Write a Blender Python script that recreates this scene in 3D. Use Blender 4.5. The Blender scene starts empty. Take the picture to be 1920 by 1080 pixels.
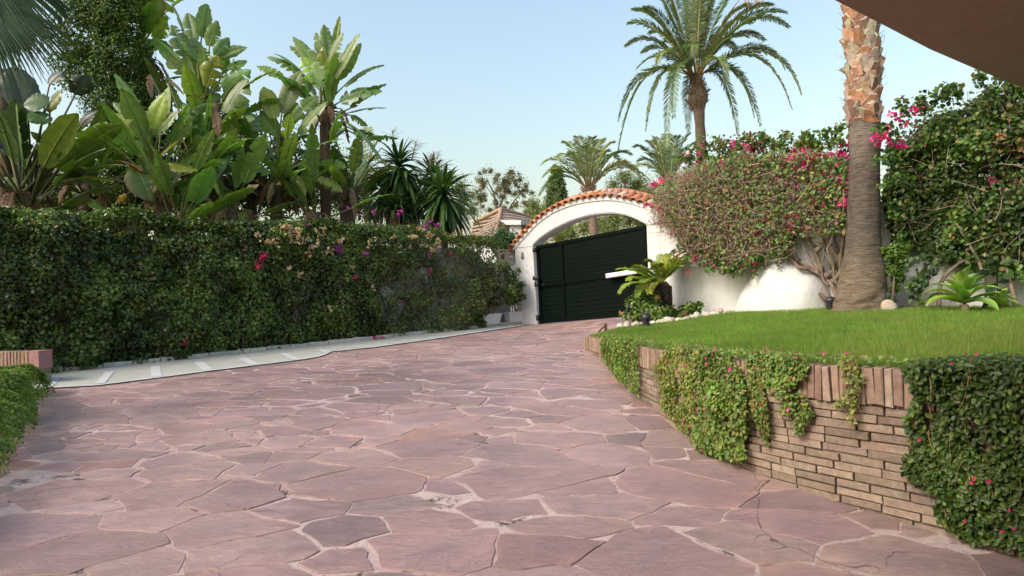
import bpy, math, random
import numpy as np
from mathutils import Vector, Matrix
rng = np.random.default_rng(11); random.seed(11)
R = math.radians
scene = bpy.context.scene
COL = scene.collection
# ------------------------------------------------------------------ camera model
F = 1200.0                                   # focal length in photo pixels (1920 wide)
PITCH, ROLL = math.atan(15 / F), R(-2.0)
CAM = np.array([0.0, 0.0, 1.5])
def _rx(a): c, s = math.cos(a), math.sin(a); return np.array([[1, 0, 0], [0, c, -s], [0, s, c]])
def _rz(a): c, s = math.cos(a), math.sin(a); return np.array([[c, -s, 0], [s, c, 0], [0, 0, 1]])
CM = _rx(math.pi / 2 + PITCH) @ _rz(ROLL)
def ray(px, py): return CM @ np.array([(px - 960) / F, -(py - 540) / F, -1.0])
def P(px, py, d): return CAM + ray(px, py) * d
def proj(p):
    q = (np.asarray(p) - CAM) @ CM
    return np.stack([960 + F * q[..., 0] / -q[..., 2], 540 - F * q[..., 1] / -q[..., 2]], -1)
def ss(t): t = np.clip(t, 0, 1); return t * t * (3 - 2 * t)
def gz(x, y):                                # height of the driveway
    x = np.asarray(x, float); y = np.asarray(y, float)
    return -0.0131 - 0.0109 * x + 0.0497 * y + 0.285 * ss((x - .3) / 2.6) * ss((y - 10.5) / 3.3)
def G(px, py):                               # photo pixel -> point on the driveway
    r = ray(px, py); t = 3.0
    for _ in range(60):
        p = CAM + r * t; h = p[2] - float(gz(p[0], p[1]))
        t += h / (-(r[2] - .0497 * r[1])) * .7
    return CAM + r * t
def on_plane(px, py, p0, n):                 # photo pixel -> point on a vertical plane
    r = ray(px, py); t = np.dot(np.asarray(p0) - CAM, n) / np.dot(r, n)
    return CAM + r * t
# ------------------------------------------------------------------ noise
def _h(i, j, k, s):
    h = (i * 374761393 + j * 668265263 + k * 1274126177 + s * 974634777) & 0xffffffff
    h = ((h ^ (h >> 13)) * 1103515245) & 0xffffffff
    h = ((h ^ (h >> 16)) * 69069) & 0xffffffff
    return ((h >> 8) & 0xffff) / 65535.0
def vn(p, sc, seed=0):                       # value noise 0..1
    q = np.asarray(p, float) * sc; i = np.floor(q).astype(np.int64); f = q - i; f = f * f * (3 - 2 * f)
    r = 0
    for a in (0, 1):
        for b in (0, 1):
            for c in (0, 1):
                w = (f[..., 0] if a else 1 - f[..., 0]) * (f[..., 1] if b else 1 - f[..., 1]) * (f[..., 2] if c else 1 - f[..., 2])
                r = r + w * _h(i[..., 0] + a, i[..., 1] + b, i[..., 2] + c, seed)
    return r
def nrm(v): return v / (np.linalg.norm(v, axis=-1, keepdims=True) + 1e-9)
def runit(n): return nrm(rng.normal(size=(n, 3)))
def inpoly(pts, poly):
    x, y = pts[:, 0], pts[:, 1]; r = np.zeros(len(pts), bool); n = len(poly)
    for i in range(n):
        x1, y1 = poly[i]; x2, y2 = poly[(i + 1) % n]
        c = ((y1 > y) != (y2 > y)) & (x < (x2 - x1) * (y - y1) / ((y2 - y1) if y2 != y1 else 1e-9) + x1)
        r ^= c
    return r
# ------------------------------------------------------------------ mesh builder
BASE = {}
SMOOTH = {'leaf', 'glossy_leaf', 'dull_leaf', 'grass_blade', 'petal', 'bark', 'dry_wood', 'palm_bark', 'garden_soil', 'pale_rock', 'dark_metal', 'turf'}
class MB:
    def __init__(s): s.v = []; s.f = []; s.c = []; s.n = 0
    def add(s, v, f, col=(.5, .5, .5)):
        v = np.asarray(v, float).reshape(-1, 3)
        c = np.asarray(col, float)
        if c.ndim == 1: c = np.tile(c, (len(v), 1))
        if isinstance(f, np.ndarray): s.f.append(f + s.n)
        else:
            by = {}
            for q in f: by.setdefault(len(q), []).append(q)
            for q in by.values(): s.f.append(np.array(q, int) + s.n)
        s.v.append(v); s.c.append(c); s.n += len(v)
    def build(s, name, mat, parent=None, loc=None, smooth=False, label=None):
        v = np.concatenate(s.v); c = np.concatenate(s.c)
        b = BASE[parent.name] if parent is not None else (np.asarray(loc, float) if loc is not None else np.array([v[:, 0].mean(), v[:, 1].mean(), v[:, 2].min()]))
        me = bpy.data.meshes.new(name)
        me.vertices.add(len(v)); me.vertices.foreach_set('co', (v - b).astype(np.float32).ravel())
        li = np.concatenate([q.ravel() for q in s.f]); cnt = np.concatenate([np.full(len(q), q.shape[1]) for q in s.f])
        me.loops.add(len(li)); me.loops.foreach_set('vertex_index', li.astype(np.int32))
        me.polygons.add(len(cnt)); me.polygons.foreach_set('loop_start', np.concatenate([[0], np.cumsum(cnt)[:-1]]).astype(np.int32))
        me.polygons.foreach_set('use_smooth', np.full(len(cnt), bool(smooth or mat.name in SMOOTH)))
        a = me.attributes.new('Col', 'FLOAT_COLOR', 'POINT')
        a.data.foreach_set('color', np.c_[c, np.ones(len(c))].astype(np.float32).ravel())
        me.update(calc_edges=True)
        me.materials.append(mat)
        o = bpy.data.objects.new(name, me); COL.objects.link(o)
        if parent is not None: o.parent = parent
        else: o.location = b
        BASE[o.name] = b
        if label: o['label'] = label
        return o
def tag(o, label, cat, group=None):
    o['label'] = label; o['category'] = cat
    if group: o['group'] = group
    return o
def struct(o): o['kind'] = 'structure'; return o
def thing(name, label, cat, loc, group=None):
    o = bpy.data.objects.new(name, None); COL.objects.link(o); o.location = loc; o.empty_display_size = .2
    BASE[o.name] = np.asarray(loc, float); return tag(o, label, cat, group)
def dup(root, off, label, group=None):
    r = root.copy(); COL.objects.link(r); r.location = Vector(root.location) + Vector(off); r['label'] = label
    if group: r['group'] = group
    for ch in list(root.children):
        c = ch.copy(); COL.objects.link(c); c.parent = r
        for g in list(ch.children):
            d = g.copy(); COL.objects.link(d); d.parent = c
    return r
def frame(t, ref=(0, 0, 1)):
    t = nrm(np.asarray(t, float)); ref = np.asarray(ref, float)
    if abs(np.dot(t, ref)) > .97: ref = np.array([1., 0, 0])
    s = nrm(np.cross(t, ref)); u = np.cross(s, t); return t, s, u
def tube(mb, pts, rad, n=8, col=(.3, .3, .3), cap=True):
    pts = np.asarray(pts, float); m = len(pts); rad = np.broadcast_to(np.asarray(rad, float), (m,))
    T = np.gradient(pts, axis=0); V = []; s0 = None
    ang = np.arange(n) * 2 * math.pi / n
    for i in range(m):
        t = nrm(T[i])
        if s0 is None: _, s0, _ = frame(t)
        s0 = nrm(s0 - t * np.dot(s0, t)); u = np.cross(s0, t)
        V.append(pts[i] + rad[i] * (np.cos(ang)[:, None] * s0 + np.sin(ang)[:, None] * u))
    V = np.concatenate(V); Fc = []
    for i in range(m - 1):
        for k in range(n):
            a, b = i * n + k, i * n + (k + 1) % n
            Fc.append((a, b, b + n, a + n))
    if cap: Fc += [tuple(range(n))[::-1], tuple(range((m - 1) * n, m * n))]
    mb.add(V, Fc, np.repeat(np.asarray(col), n, 0) if np.ndim(col) == 2 else col)
BF = [(0, 3, 2, 1), (4, 5, 6, 7), (0, 1, 5, 4), (1, 2, 6, 5), (2, 3, 7, 6), (3, 0, 4, 7)]
def box(mb, c, ax, hs, col=(.5, .5, .5), jit=0):
    """c centre, ax 3 axes, hs half sizes"""
    c = np.asarray(c, float); V = []
    for z in (-1, 1):
        for x, y in ((-1, -1), (1, -1), (1, 1), (-1, 1)):
            V.append(c + ax[0] * hs[0] * x + ax[1] * hs[1] * y + ax[2] * hs[2] * z)
    V = np.array(V)
    if jit: V = V + rng.uniform(-jit, jit, V.shape)
    mb.add(V, BF, col)
def bbox(mb, c, ax, hs, bev, col, jit=0):
    """box with chamfered edges on every side of the +ax1 face (the face shown)"""
    c = np.asarray(c, float); x, y, z = ax; a, b, h = hs; V = []
    for (yy, i) in ((-b, 0), (b - bev, 0), (b, bev)):
        for sx, sz in ((-1, -1), (1, -1), (1, 1), (-1, 1)):
            V.append(c + x * sx * (a - i) + y * yy + z * sz * (h - i))
    V = np.array(V)
    if jit: V = V + rng.uniform(-jit, jit, V.shape)
    Fc = [(0, 1, 2, 3), (8, 11, 10, 9)]
    for k in (0, 4):
        for i in range(4):
            j = (i + 1) % 4; Fc.append((k + i, k + i + 4, k + j + 4, k + j))
    mb.add(V, Fc, col)
def bez(a, b, c, n):
    t = np.linspace(0, 1, n)[:, None]; a, b, c = map(np.asarray, (a, b, c))
    return (1 - t) ** 2 * a + 2 * t * (1 - t) * b + t * t * c
def catmull(pts, n=8):
    p = np.asarray(pts, float); p = np.vstack([2 * p[0] - p[1], p, 2 * p[-1] - p[-2]]); out = []
    for i in range(1, len(p) - 2):
        for t in np.linspace(0, 1, n, endpoint=False):
            out.append(.5 * (2 * p[i] + (p[i + 1] - p[i - 1]) * t + (2 * p[i - 1] - 5 * p[i] + 4 * p[i + 1] - p[i + 2]) * t * t + (3 * p[i] - p[i - 1] - 3 * p[i + 1] + p[i + 2]) * t ** 3))
    out.append(p[-2]); return np.array(out)
def resample(p, step):
    d = np.r_[0, np.cumsum(np.linalg.norm(np.diff(p, axis=0), axis=1))]; n = max(2, int(round(d[-1] / step)) + 1)
    s = np.linspace(0, d[-1], n); return np.stack([np.interp(s, d, p[:, k]) for k in range(p.shape[1])], 1)
def leaves(mb, p, d, n, L, W, col, fold=.12, droop=.1):
    """N leaves, two quads each, folded along the midrib"""
    N = len(p); L = np.broadcast_to(L, (N,))[:, None]; W = np.broadcast_to(W, (N,))[:, None]
    d = nrm(d); s = nrm(np.cross(d, n)); n = np.cross(s, d)
    f = n * W * fold
    V = np.stack([p, p + d * L * .3 + s * W * .5 + f, p + d * L * .68 + s * W * .4 + f - n * L * droop * .3, p + d * L - n * L * droop,
                  p + d * L * .68 - s * W * .4 + f - n * L * droop * .3, p + d * L * .3 - s * W * .5 + f], 1).reshape(-1, 3)
    b = np.arange(N)[:, None] * 6
    Fq = np.concatenate([b + np.array([0, 1, 2, 3]), b + np.array([0, 3, 4, 5])])
    mb.add(V, Fq, np.repeat(np.broadcast_to(col, (N, 3)), 6, 0))
def pick(pal, n, jit=.18, cj=.06):
    """n leaf colours from a palette [(weight, rgb), ...]"""
    w = np.array([q[0] for q in pal], float); c = np.array([q[1] for q in pal], float)
    i = rng.choice(len(pal), n, p=w / w.sum())
    return np.clip(c[i] * (1 + rng.normal(0, jit, (n, 1))) * (1 + rng.normal(0, cj, (n, 3))), .004, 1)
def cloud(mb, pts, nor, L, W, pal, up=.5, rand=.7, hang=.35):
    N = len(pts); n = nrm(nor + np.array([0, 0, up]) + rng.normal(0, rand * .6, (N, 3)))
    d = rng.normal(0, 1, (N, 3)); d = d - n * (d * n).sum(1, keepdims=True); d = nrm(d) - np.array([0, 0, hang])
    k = rng.uniform(.65, 1.3, N)
    leaves(mb, pts, d, n, L * k, W * k, pick(pal, N) if isinstance(pal, list) else pal)
def twig(mb, a, b, r, col, sag=.12, n=5, sides=4):
    a = np.asarray(a, float); b = np.asarray(b, float); L = np.linalg.norm(b - a)
    c = (a + b) / 2 + rng.normal(0, sag, 3) * L
    tube(mb, bez(a, c, b, n), np.linspace(r, r * .5, n), sides, col, cap=False)
# ------------------------------------------------------------------ materials
def nodes(name):
    m = bpy.data.materials.new(name); m.use_nodes = True; nt = m.node_tree; b = nt.nodes['Principled BSDF']
    return m, nt, b
def N(nt, t, **kw):
    n = nt.nodes.new(t)
    for k, v in kw.items():
        if k.startswith('i_'): n.inputs[int(k[2:])].default_value = v
        else: setattr(n, k, v)
    return n
def mixc(nt, fac, a, b, mode='MIX'):
    n = nt.nodes.new('ShaderNodeMix'); n.data_type = 'RGBA'; n.blend_type = mode
    for k, v in ((0, fac), (6, a), (7, b)):
        if hasattr(v, 'is_output'): nt.links.new(v, n.inputs[k])
        else: n.inputs[k].default_value = v if k == 0 else (*v[:3], 1)
    return n.outputs[2]
def noise(nt, sc, det=4, rough=.6, vec=None, dist=0):
    n = N(nt, 'ShaderNodeTexNoise'); n.inputs['Scale'].default_value = sc; n.inputs['Detail'].default_value = det
    n.inputs['Roughness'].default_value = rough; n.inputs['Distortion'].default_value = dist
    if vec is not None: nt.links.new(vec, n.inputs['Vector'])
    return n.outputs['Fac']
def ramp(nt, fac, lo, hi, a=0., b=1.):
    n = N(nt, 'ShaderNodeMapRange'); nt.links.new(fac, n.inputs[0])
    for i, v in zip((1, 2, 3, 4), (lo, hi, a, b)): n.inputs[i].default_value = v
    return n.outputs[0]
def mapv(nt, scale=(1, 1, 1), rot=(0, 0, 0), coord='Object'):
    t = N(nt, 'ShaderNodeTexCoord'); m = N(nt, 'ShaderNodeMapping'); nt.links.new(t.outputs[coord], m.inputs[0])
    m.inputs['Scale'].default_value = scale; m.inputs['Rotation'].default_value = rot; return m.outputs[0]
def bump(nt, b, h, dist=.01, st=1.0, prev=None):
    n = N(nt, 'ShaderNodeBump'); n.inputs['Distance'].default_value = dist; n.inputs['Strength'].default_value = st
    nt.links.new(h, n.inputs['Height'])
    if prev is not None: nt.links.new(prev, n.inputs['Normal'])
    nt.links.new(n.outputs[0], b.inputs['Normal']); return n.outputs[0]
def attr(nt): a = N(nt, 'ShaderNodeAttribute'); a.attribute_name = 'Col'; return a.outputs['Color']
def leafmat(name, rough=.45, trans=.3, spec=.4):
    m, nt, b = nodes(name); c = attr(nt); v = mapv(nt)
    k = noise(nt, 9, 3, .6, v); c2 = mixc(nt, 1., c, mixc(nt, ramp(nt, k, .3, .7), (.75, .78, .7), (1.2, 1.15, 1.1)), 'MULTIPLY')
    nt.links.new(c2, b.inputs['Base Color']); b.inputs['Roughness'].default_value = rough; b.inputs['Specular IOR Level'].default_value = spec
    t = N(nt, 'ShaderNodeBsdfTranslucent'); nt.links.new(mixc(nt, 1., c2, (1.3, 1.5, .5), 'MULTIPLY'), t.inputs[0])
    x = N(nt, 'ShaderNodeMixShader'); x.inputs[0].default_value = trans
    nt.links.new(b.outputs[0], x.inputs[1]); nt.links.new(t.outputs[0], x.inputs[2])
    nt.links.new(x.outputs[0], nt.nodes['Material Output'].inputs[0]); return m
def vcmat(name, rough=.85, sc=14, amt=.35, bsc=60, bd=.004, spec=.3, stretch=(1, 1, 1)):
    """vertex-coloured matt surface with mottling and grain"""
    m, nt, b = nodes(name); v = mapv(nt, stretch)
    k = noise(nt, sc, 6, .65, v)
    c = mixc(nt, 1., attr(nt), mixc(nt, ramp(nt, k, .28, .72), (1 - amt,) * 3, (1 + amt,) * 3), 'MULTIPLY')
    nt.links.new(c, b.inputs['Base Color']); b.inputs['Roughness'].default_value = rough; b.inputs['Specular IOR Level'].default_value = spec
    if bd: bump(nt, b, noise(nt, bsc, 5, .7, v), bd)
    return m
def plain(name, col, rough=.5, metal=0, bsc=0, bd=.002, dirt=.15, sc=3):
    m, nt, b = nodes(name); v = mapv(nt); k = noise(nt, sc, 6, .65, v)
    c = mixc(nt, ramp(nt, k, .35, .7), tuple(x * (1 - dirt) for x in col), tuple(min(1, x * (1 + dirt * .4)) for x in col))
    nt.links.new(c, b.inputs['Base Color']); b.inputs['Roughness'].default_value = rough; b.inputs['Metallic'].default_value = metal
    if bsc: bump(nt, b, noise(nt, bsc, 4, .6, v), bd)
    return m
LEAF = leafmat('leaf'); GLOSS = leafmat('glossy_leaf', .36, .25, .5); DULL = leafmat('dull_leaf', .6, .3, .25)
GRASSM = leafmat('grass_blade', .55, .35, .25); PETAL = leafmat('petal', .6, .35, .2)
BARK = vcmat('bark', .9, 8, .4, 30, .012, .2, (1, 1, .35)); WOOD = vcmat('dry_wood', .9, 20, .3, 80, .003)
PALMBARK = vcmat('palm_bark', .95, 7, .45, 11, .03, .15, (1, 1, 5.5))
BRICK = vcmat('clay_brick', .92, 22, .3, 70, .006); TILE = vcmat('terracotta', .8, 16, .35, 60, .004)
ROCK = vcmat('pale_rock', .85, 9, .3, 25, .015); METAL = plain('dark_metal', (.03, .032, .036), .45, .2)
WHITEPL = plain('white_plastic', (.72, .73, .74), .4)
def stucco(name, col, stain=.25):
    m, nt, b = nodes(name); v = mapv(nt); vs = mapv(nt, (2.5, 2.5, .5))
    k = noise(nt, 1.3, 6, .65, v); s = noise(nt, 1.6, 6, .7, vs)
    c = mixc(nt, ramp(nt, k, .4, .75, 0, stain), col, tuple(x * .72 for x in col))
    c = mixc(nt, ramp(nt, s, .56, .8, 0, stain * 1.2), c, (col[0] * .55, col[1] * .53, col[2] * .47))
    nt.links.new(c, b.inputs['Base Color']); b.inputs['Roughness'].default_value = .9; b.inputs['Specular IOR Level'].default_value = .2
    p = bump(nt, b, noise(nt, 4, 5, .6, v), .03); bump(nt, b, noise(nt, 90, 3, .6, v), .002, 1, p); return m
STUCCO = stucco('white_render', (.61, .62, .63)); GREYWALL = stucco('aged_render', (.4, .4, .38), .5)
SOFFITM = stucco('brown_soffit_render', (.44, .30, .25), .15)
# ================================================================== SETTING
# ---- wide ground sheet
def grid_sheet(xs, ys, zf):
    X, Y = np.meshgrid(xs, ys); Z = zf(X, Y); n, m = X.shape
    V = np.stack([X, Y, Z], -1).reshape(-1, 3); i = np.arange(n * m).reshape(n, m)
    return V, np.stack([i[:-1, :-1], i[:-1, 1:], i[1:, 1:], i[1:, :-1]], -1).reshape(-1, 4)
xs = np.r_[-400, -120, -50, np.arange(-24, 25, 2.), 50, 120, 400]; ys = np.r_[-60, -20, np.arange(-6, 41, 2.), 70, 140, 500]
mb = MB(); V, Fc = grid_sheet(xs, ys, lambda x, y: gz(np.clip(x, -20, 20), np.clip(y, -5, 22)) - .06); mb.add(V, Fc, (.2, .15, .1))
m, nt, b = nodes('garden_soil'); v = mapv(nt); k = noise(nt, 1.2, 8, .7, v)
nt.links.new(mixc(nt, ramp(nt, k, .35, .65), (.12, .085, .055), (.2, .19, .09)), b.inputs['Base Color']); b.inputs['Roughness'].default_value = 1; bump(nt, b, noise(nt, 20, 5, .7, v), .04)
SOIL = m; struct(mb.build('ground', SOIL, loc=(0, 0, 0)))

# ---- retaining wall path (foot of the brick wall), far end first
foot_px = [(1097, 656), (1127, 662), (1200, 745), (1287, 820), (1385, 872), (1465, 905), (1560, 938), (1630, 960), (1712, 986), (1810, 1016), (1920, 1051)]
wp = np.array([G(*p)[:2] for p in foot_px]); wp[1] = (1.285, 10.4)
wp = np.vstack([wp, [2.85, 2.62], [3.3, 2.1], [4.0, 1.5], [5.0, .9]])
PATH = resample(catmull(wp, 10), .02)
PS = np.r_[0, np.cumsum(np.linalg.norm(np.diff(PATH, axis=0), axis=1))]
PT = nrm(np.gradient(PATH, axis=0)); PT = nrm(np.stack([np.convolve(np.pad(PT[:, k], 8, 'edge'), np.ones(17) / 17, 'valid') for k in (0, 1)], 1))
PN = np.stack([PT[:, 1], -PT[:, 0]], 1)                       # sign fixed below: towards the drive
if np.dot(PN[len(PN) // 4], [-1, -.2]) < 0: PN = -PN
def at_s(s):
    s = np.asarray(s, float); g = lambda A: np.stack([np.interp(s, PS, A[:, k]) for k in (0, 1)], -1)
    return g(PATH), nrm(g(PT)), nrm(g(PN))
top_px = [(1097, 631), (1130, 636), (1185, 646), (1245, 657), (1310, 667), (1380, 673), (1505, 682), (1705, 691)]
def top_at(px, py):                          # wall height under a photo pixel: nearest path point seen in that column
    q = proj(np.c_[PATH, np.full(len(PATH), .6)]); i = np.argmin(abs(q[:-60, 0] - px) + (q[:-60, 0] > 2300) * 1e4)
    d = (PATH[i, 1]); r = ray(px, py); t = (PATH[i, 1]) / r[1]; return PS[i], (CAM + r * t)[2]
ts = np.array([top_at(*p) for p in top_px]); o = np.argsort(ts[:, 0]); ts = ts[o]
print('wall tops', ts.round(2).tolist())
TOPK = np.polyfit(np.r_[ts[:, 0], 12], np.r_[ts[:, 1], ts[-1, 1]], 3)
def ztop(s): return np.polyval(TOPK, np.clip(s, 0, 12))

# ---- driveway of crazy paving: Voronoi flags with ragged, chamfered edges over a mortar bed
wallpoly = [tuple(p) for p in PATH[::10]] + [(6, 1.5), (9, 4), (9, 10.6), (1.6, 10.95)]
def clip(poly, p, n):                        # keep the side where (x-p).n <= 0
    out = []; k = len(poly)
    for i in range(k):
        a, b2 = poly[i], poly[(i + 1) % k]; da = np.dot(a - p, n); db = np.dot(b2 - p, n)
        if da <= 0: out.append(a)
        if da * db < 0: out.append(a + (b2 - a) * da / (da - db))
    return out
seeds = []
def rad(p):
    r = .235 + .15 * float(vn(np.array([p[0], p[1], 0]), .55, 5))
    if p[1] < 5.2: r += .11
    if p[0] > .2 and p[1] < 8: r += .08
    if p[0] < -2.5 and 5.5 < p[1] < 9: r -= .07
    return r * (.55 if rng.random() < .16 else 1)
X0, X1, Y0, Y1 = -8.5, 5.0, 1.2, 20.5
cell = {}
for _ in range(26000):
    p = np.array([rng.uniform(X0, X1), rng.uniform(Y0, Y1)]); r = rad(p); ok = True
    for a in range(int((p[0] - 1) // .5), int((p[0] + 1) // .5) + 1):
        for c in range(int((p[1] - 1) // .5), int((p[1] + 1) // .5) + 1):
            for q, rq in cell.get((a, c), ()):
                d = (p - q) * (.8, 1.15)
                if d @ d < (.5 * (r + rq)) ** 2 * 1.1: ok = False; break
            if not ok: break
        if not ok: break
    if ok: cell.setdefault((int(p[0] // .5), int(p[1] // .5)), []).append((p, r)); seeds.append(p)
S = np.array(seeds); print('flags', len(S))
inw = inpoly(S, wallpoly); SW = rng.uniform(-1, 1, len(S))
mb = MB(); SC = [(4, (.332, .226, .22)), (3, (.318, .22, .216)), (2, (.352, .24, .228)), (1.4, (.275, .19, .188)), (1.5, (.385, .265, .25)), (.6, (.25, .18, .182)), (.5, (.36, .215, .185))]
for i, p in enumerate(S):
    if inw[i] and not np.any(np.linalg.norm(PATH - p, axis=1) < .6): continue
    dd = np.linalg.norm((S - p) * (.8, 1.15), axis=1); nb = np.argsort(dd)[1:26]
    poly = [p + np.array(c) * .9 for c in ((-1, -1), (1, -1), (1, 1), (-1, 1))]
    for j in nb:
        poly = clip(poly, p + (S[j] - p) * (.5 + .17 * (SW[i] - SW[j])), (S[j] - p) * (.64, 1.32))
        if len(poly) < 3: break
    if len(poly) < 3: continue
    c0 = np.mean(poly, 0); pts = []
    for a in range(len(poly)):                # ragged edges: split, push by noise, pull in by a joint that varies along the edge
        q0, q1 = poly[a], poly[(a + 1) % len(poly)]; L = np.linalg.norm(q1 - q0)
        if L < .05: pts.append((q0 + q1) / 2); continue
        k = max(1, int(L / .075))
        for t in np.arange(k) / k + .5 / k * (k == 1):
            pts.append(q0 + (q1 - q0) * (.015 + .97 * t))
        pts.append(q0 + (q1 - q0) * .985)
    pts = np.array(pts); p3 = np.c_[pts, np.zeros(len(pts))]
    nx = np.stack([vn(p3, 5, 21) - .5, vn(p3, 5, 22) - .5], 1) * .05 + np.stack([vn(p3, 17, 23) - .5, vn(p3, 17, 24) - .5], 1) * .026
    gap = .002 + .045 * np.clip(vn(p3, 2.1, 25) - .47, 0, 1) * 1.5 + .007 * rng.random(len(pts)) ** 2
    dirc = c0 - pts; ln = np.linalg.norm(dirc, axis=1, keepdims=True); dirc /= ln
    pts = pts + nx + dirc * np.minimum(gap[:, None], ln * .3)
    n = len(pts); tilt = rng.normal(0, .003, 2); hz = rng.uniform(0, .004)
    zc = lambda q: gz(q[:, 0], q[:, 1]) + hz + (q - c0) @ tilt
    inn = pts + dirc * .003; ins = pts + dirc * .03
    V = np.vstack([np.c_[pts, zc(pts) - .03], np.c_[pts, zc(pts) - .004], np.c_[inn, zc(inn)], np.c_[ins, zc(ins) + .0005], np.r_[c0, zc(c0[None])[0] + .0005][None]])
    i0 = np.arange(n); i1 = (i0 + 1) % n
    Q = np.concatenate([np.stack([i0 + k * n, i1 + k * n, i1 + (k + 1) * n, i0 + (k + 1) * n], 1) for k in (0, 1, 2)])
    Tr = np.stack([i0 + 3 * n, i1 + 3 * n, np.full(n, 4 * n)], 1)
    col = pick(SC, 1, .08, .02)[0]; col = col.mean() + (col - col.mean()) * 1.0; col = col * .8 + np.array((.332, .226, .22)) * .2
    cv_ = np.tile(col, (len(V), 1)); ek = rng.uniform(.3, 1.3); cv_[:3 * n] *= 1 + ek * np.array([.07, .045, .025]); cv_[3 * n:4 * n] *= 1 + ek * np.array([.03, .02, .01]) + rng.normal(0, .05, (n, 1)); cv_[-1] *= (.93, .96, 1.0)
    mb.add(V, Q, cv_); mb.f.append(Tr + mb.n - len(V))
m, nt, b = nodes('red_flagstone'); v = mapv(nt); c = attr(nt)
rot = mapv(nt, (1, 2.6, 1), (0, 0, R(24)))
k1 = noise(nt, 1.1, 7, .6, v, .6); k2 = noise(nt, 5, 9, .72, rot, 1.2); k3 = noise(nt, 60, 4, .7, v)
c = mixc(nt, 1., c, mixc(nt, ramp(nt, k1, .3, .7), (.78, .80, .84), (1.2, 1.15, 1.1)), 'MULTIPLY')
c = mixc(nt, 1., c, mixc(nt, ramp(nt, k2, .3, .72), (.8, .79, .8), (1.18, 1.17, 1.16)), 'MULTIPLY')
c = mixc(nt, 1., c, mixc(nt, ramp(nt, k3, .3, .7), (.92,) * 3, (1.07,) * 3), 'MULTIPLY')
c = mixc(nt, ramp(nt, noise(nt, 2.3, 8, .75, v, .4), .6, .75, 0, .4), c, (.22, .165, .155))
c = mixc(nt, ramp(nt, noise(nt, .6, 5, .65, v), .5, .72, 0, .35), c, (.42, .32, .305))
vo = N(nt, 'ShaderNodeTexVoronoi', feature='DISTANCE_TO_EDGE'); vo.inputs['Scale'].default_value = 1.15
wv = N(nt, 'ShaderNodeTexNoise'); wv.inputs['Scale'].default_value = 2.2; wv.inputs['Detail'].default_value = 6; nt.links.new(v, wv.inputs['Vector'])
va = N(nt, 'ShaderNodeVectorMath', operation='MULTIPLY_ADD'); nt.links.new(wv.outputs['Color'], va.inputs[0]); va.inputs[1].default_value = (.45, .45, .45); nt.links.new(v, va.inputs[2]); nt.links.new(va.outputs[0], vo.inputs['Vector'])
cr = ramp(nt, vo.outputs['Distance'], 0, .0075, 1, 0); gate_ = ramp(nt, noise(nt, .9, 2, .5, v), .56, .62)
mu = N(nt, 'ShaderNodeMath', operation='MULTIPLY'); nt.links.new(cr, mu.inputs[0]); nt.links.new(gate_, mu.inputs[1])
c = mixc(nt, mu.outputs[0], c, (.07, .045, .04))
nt.links.new(c, b.inputs['Base Color']); b.inputs['Specular IOR Level'].default_value = .45
nt.links.new(ramp(nt, k1, .3, .7, .34, .55), b.inputs['Roughness'])
pb = bump(nt, b, k2, .02, .9); pb = bump(nt, b, k3, .004, .9, pb); bump(nt, b, mu.outputs[0], .006, -1, pb)
struct(mb.build('driveway', m, loc=(0, 0, 0)))
m, nt, b = nodes('mortar_bed'); v = mapv(nt)
kk = noise(nt, 4.5, 9, .78, v); c = mixc(nt, ramp(nt, noise(nt, 22, 6, .7, v), .3, .7), (.43, .325, .31), (.54, .43, .41))
c = mixc(nt, ramp(nt, noise(nt, .55, 4, .6, v), .42, .6, 0, .85), c, (.34, .23, .215)); c = mixc(nt, ramp(nt, kk, .545, .61), c, (.09, .066, .058))
nt.links.new(c, b.inputs['Base Color']); b.inputs['Roughness'].default_value = .95; bump(nt, b, noise(nt, 16, 6, .75, v), .02)
mb = MB(); V, Fc = grid_sheet(np.arange(-9, 6.1, .12), np.arange(.6, 21, .12), lambda x, y: gz(x, y) - .0025 + .007 * (vn(np.stack([x, y, x * 0], -1), 2.1, 31) - .5)); mb.add(V, Fc, (.5, .4, .4))
struct(mb.build('mortar', m, loc=(0, 0, 0)))

# ---- pale pavement along the hedge
HA, HB = G(100, 700)[:2], G(958, 609)[:2]; HD = nrm(HB - HA); HN = np.array([HD[1], -HD[0]])     # hedge line and its normal towards the drive
HLEN = np.linalg.norm(HB - HA)
def hp(u, vv): return HA + HD * np.asarray(u)[..., None] + HN * np.asarray(vv)[..., None]
outer = np.array([G(*p)[:2] for p in [(91, 730), (182, 725), (292, 711), (401, 696.5), (510, 683), (570, 675.5), (600, 670), (614, 665), (618, 661), (640, 659), (700, 653), (800, 639), (900, 624), (985, 611)]])
ou, ov = (outer - HA) @ HD, (outer - HA) @ HN
print('pavement', np.c_[ou, ov].round(2).tolist())
ou = np.maximum.accumulate(ou + np.arange(len(ou)) * 1e-4)
us = np.unique(np.r_[np.linspace(-5, ou[-1], 90), ou]); vo_ = np.interp(us, ou, ov)
vo_[us < ou[0]] = ov[0]
def strip(mb, us, va_, vb_, dz, col, nv=4):
    A = []
    for t in np.linspace(0, 1, nv):
        xy = hp(us, va_ * (1 - t) + vb_ * t); A.append(np.c_[xy, gz(xy[:, 0], xy[:, 1]) + dz])
    A = np.array(A); n, mm = A.shape[:2]; i = np.arange(n * mm).reshape(n, mm)
    mb.add(A.reshape(-1, 3), np.stack([i[:-1, :-1], i[:-1, 1:], i[1:, 1:], i[1:, :-1]], -1).reshape(-1, 4)[:, ::-1], col)
m, nt, b = nodes('pale_pavement'); v = mapv(nt); c = mixc(nt, ramp(nt, noise(nt, 2.5, 7, .7, v), .3, .7), (.33, .335, .30), (.42, .425, .385))
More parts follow.
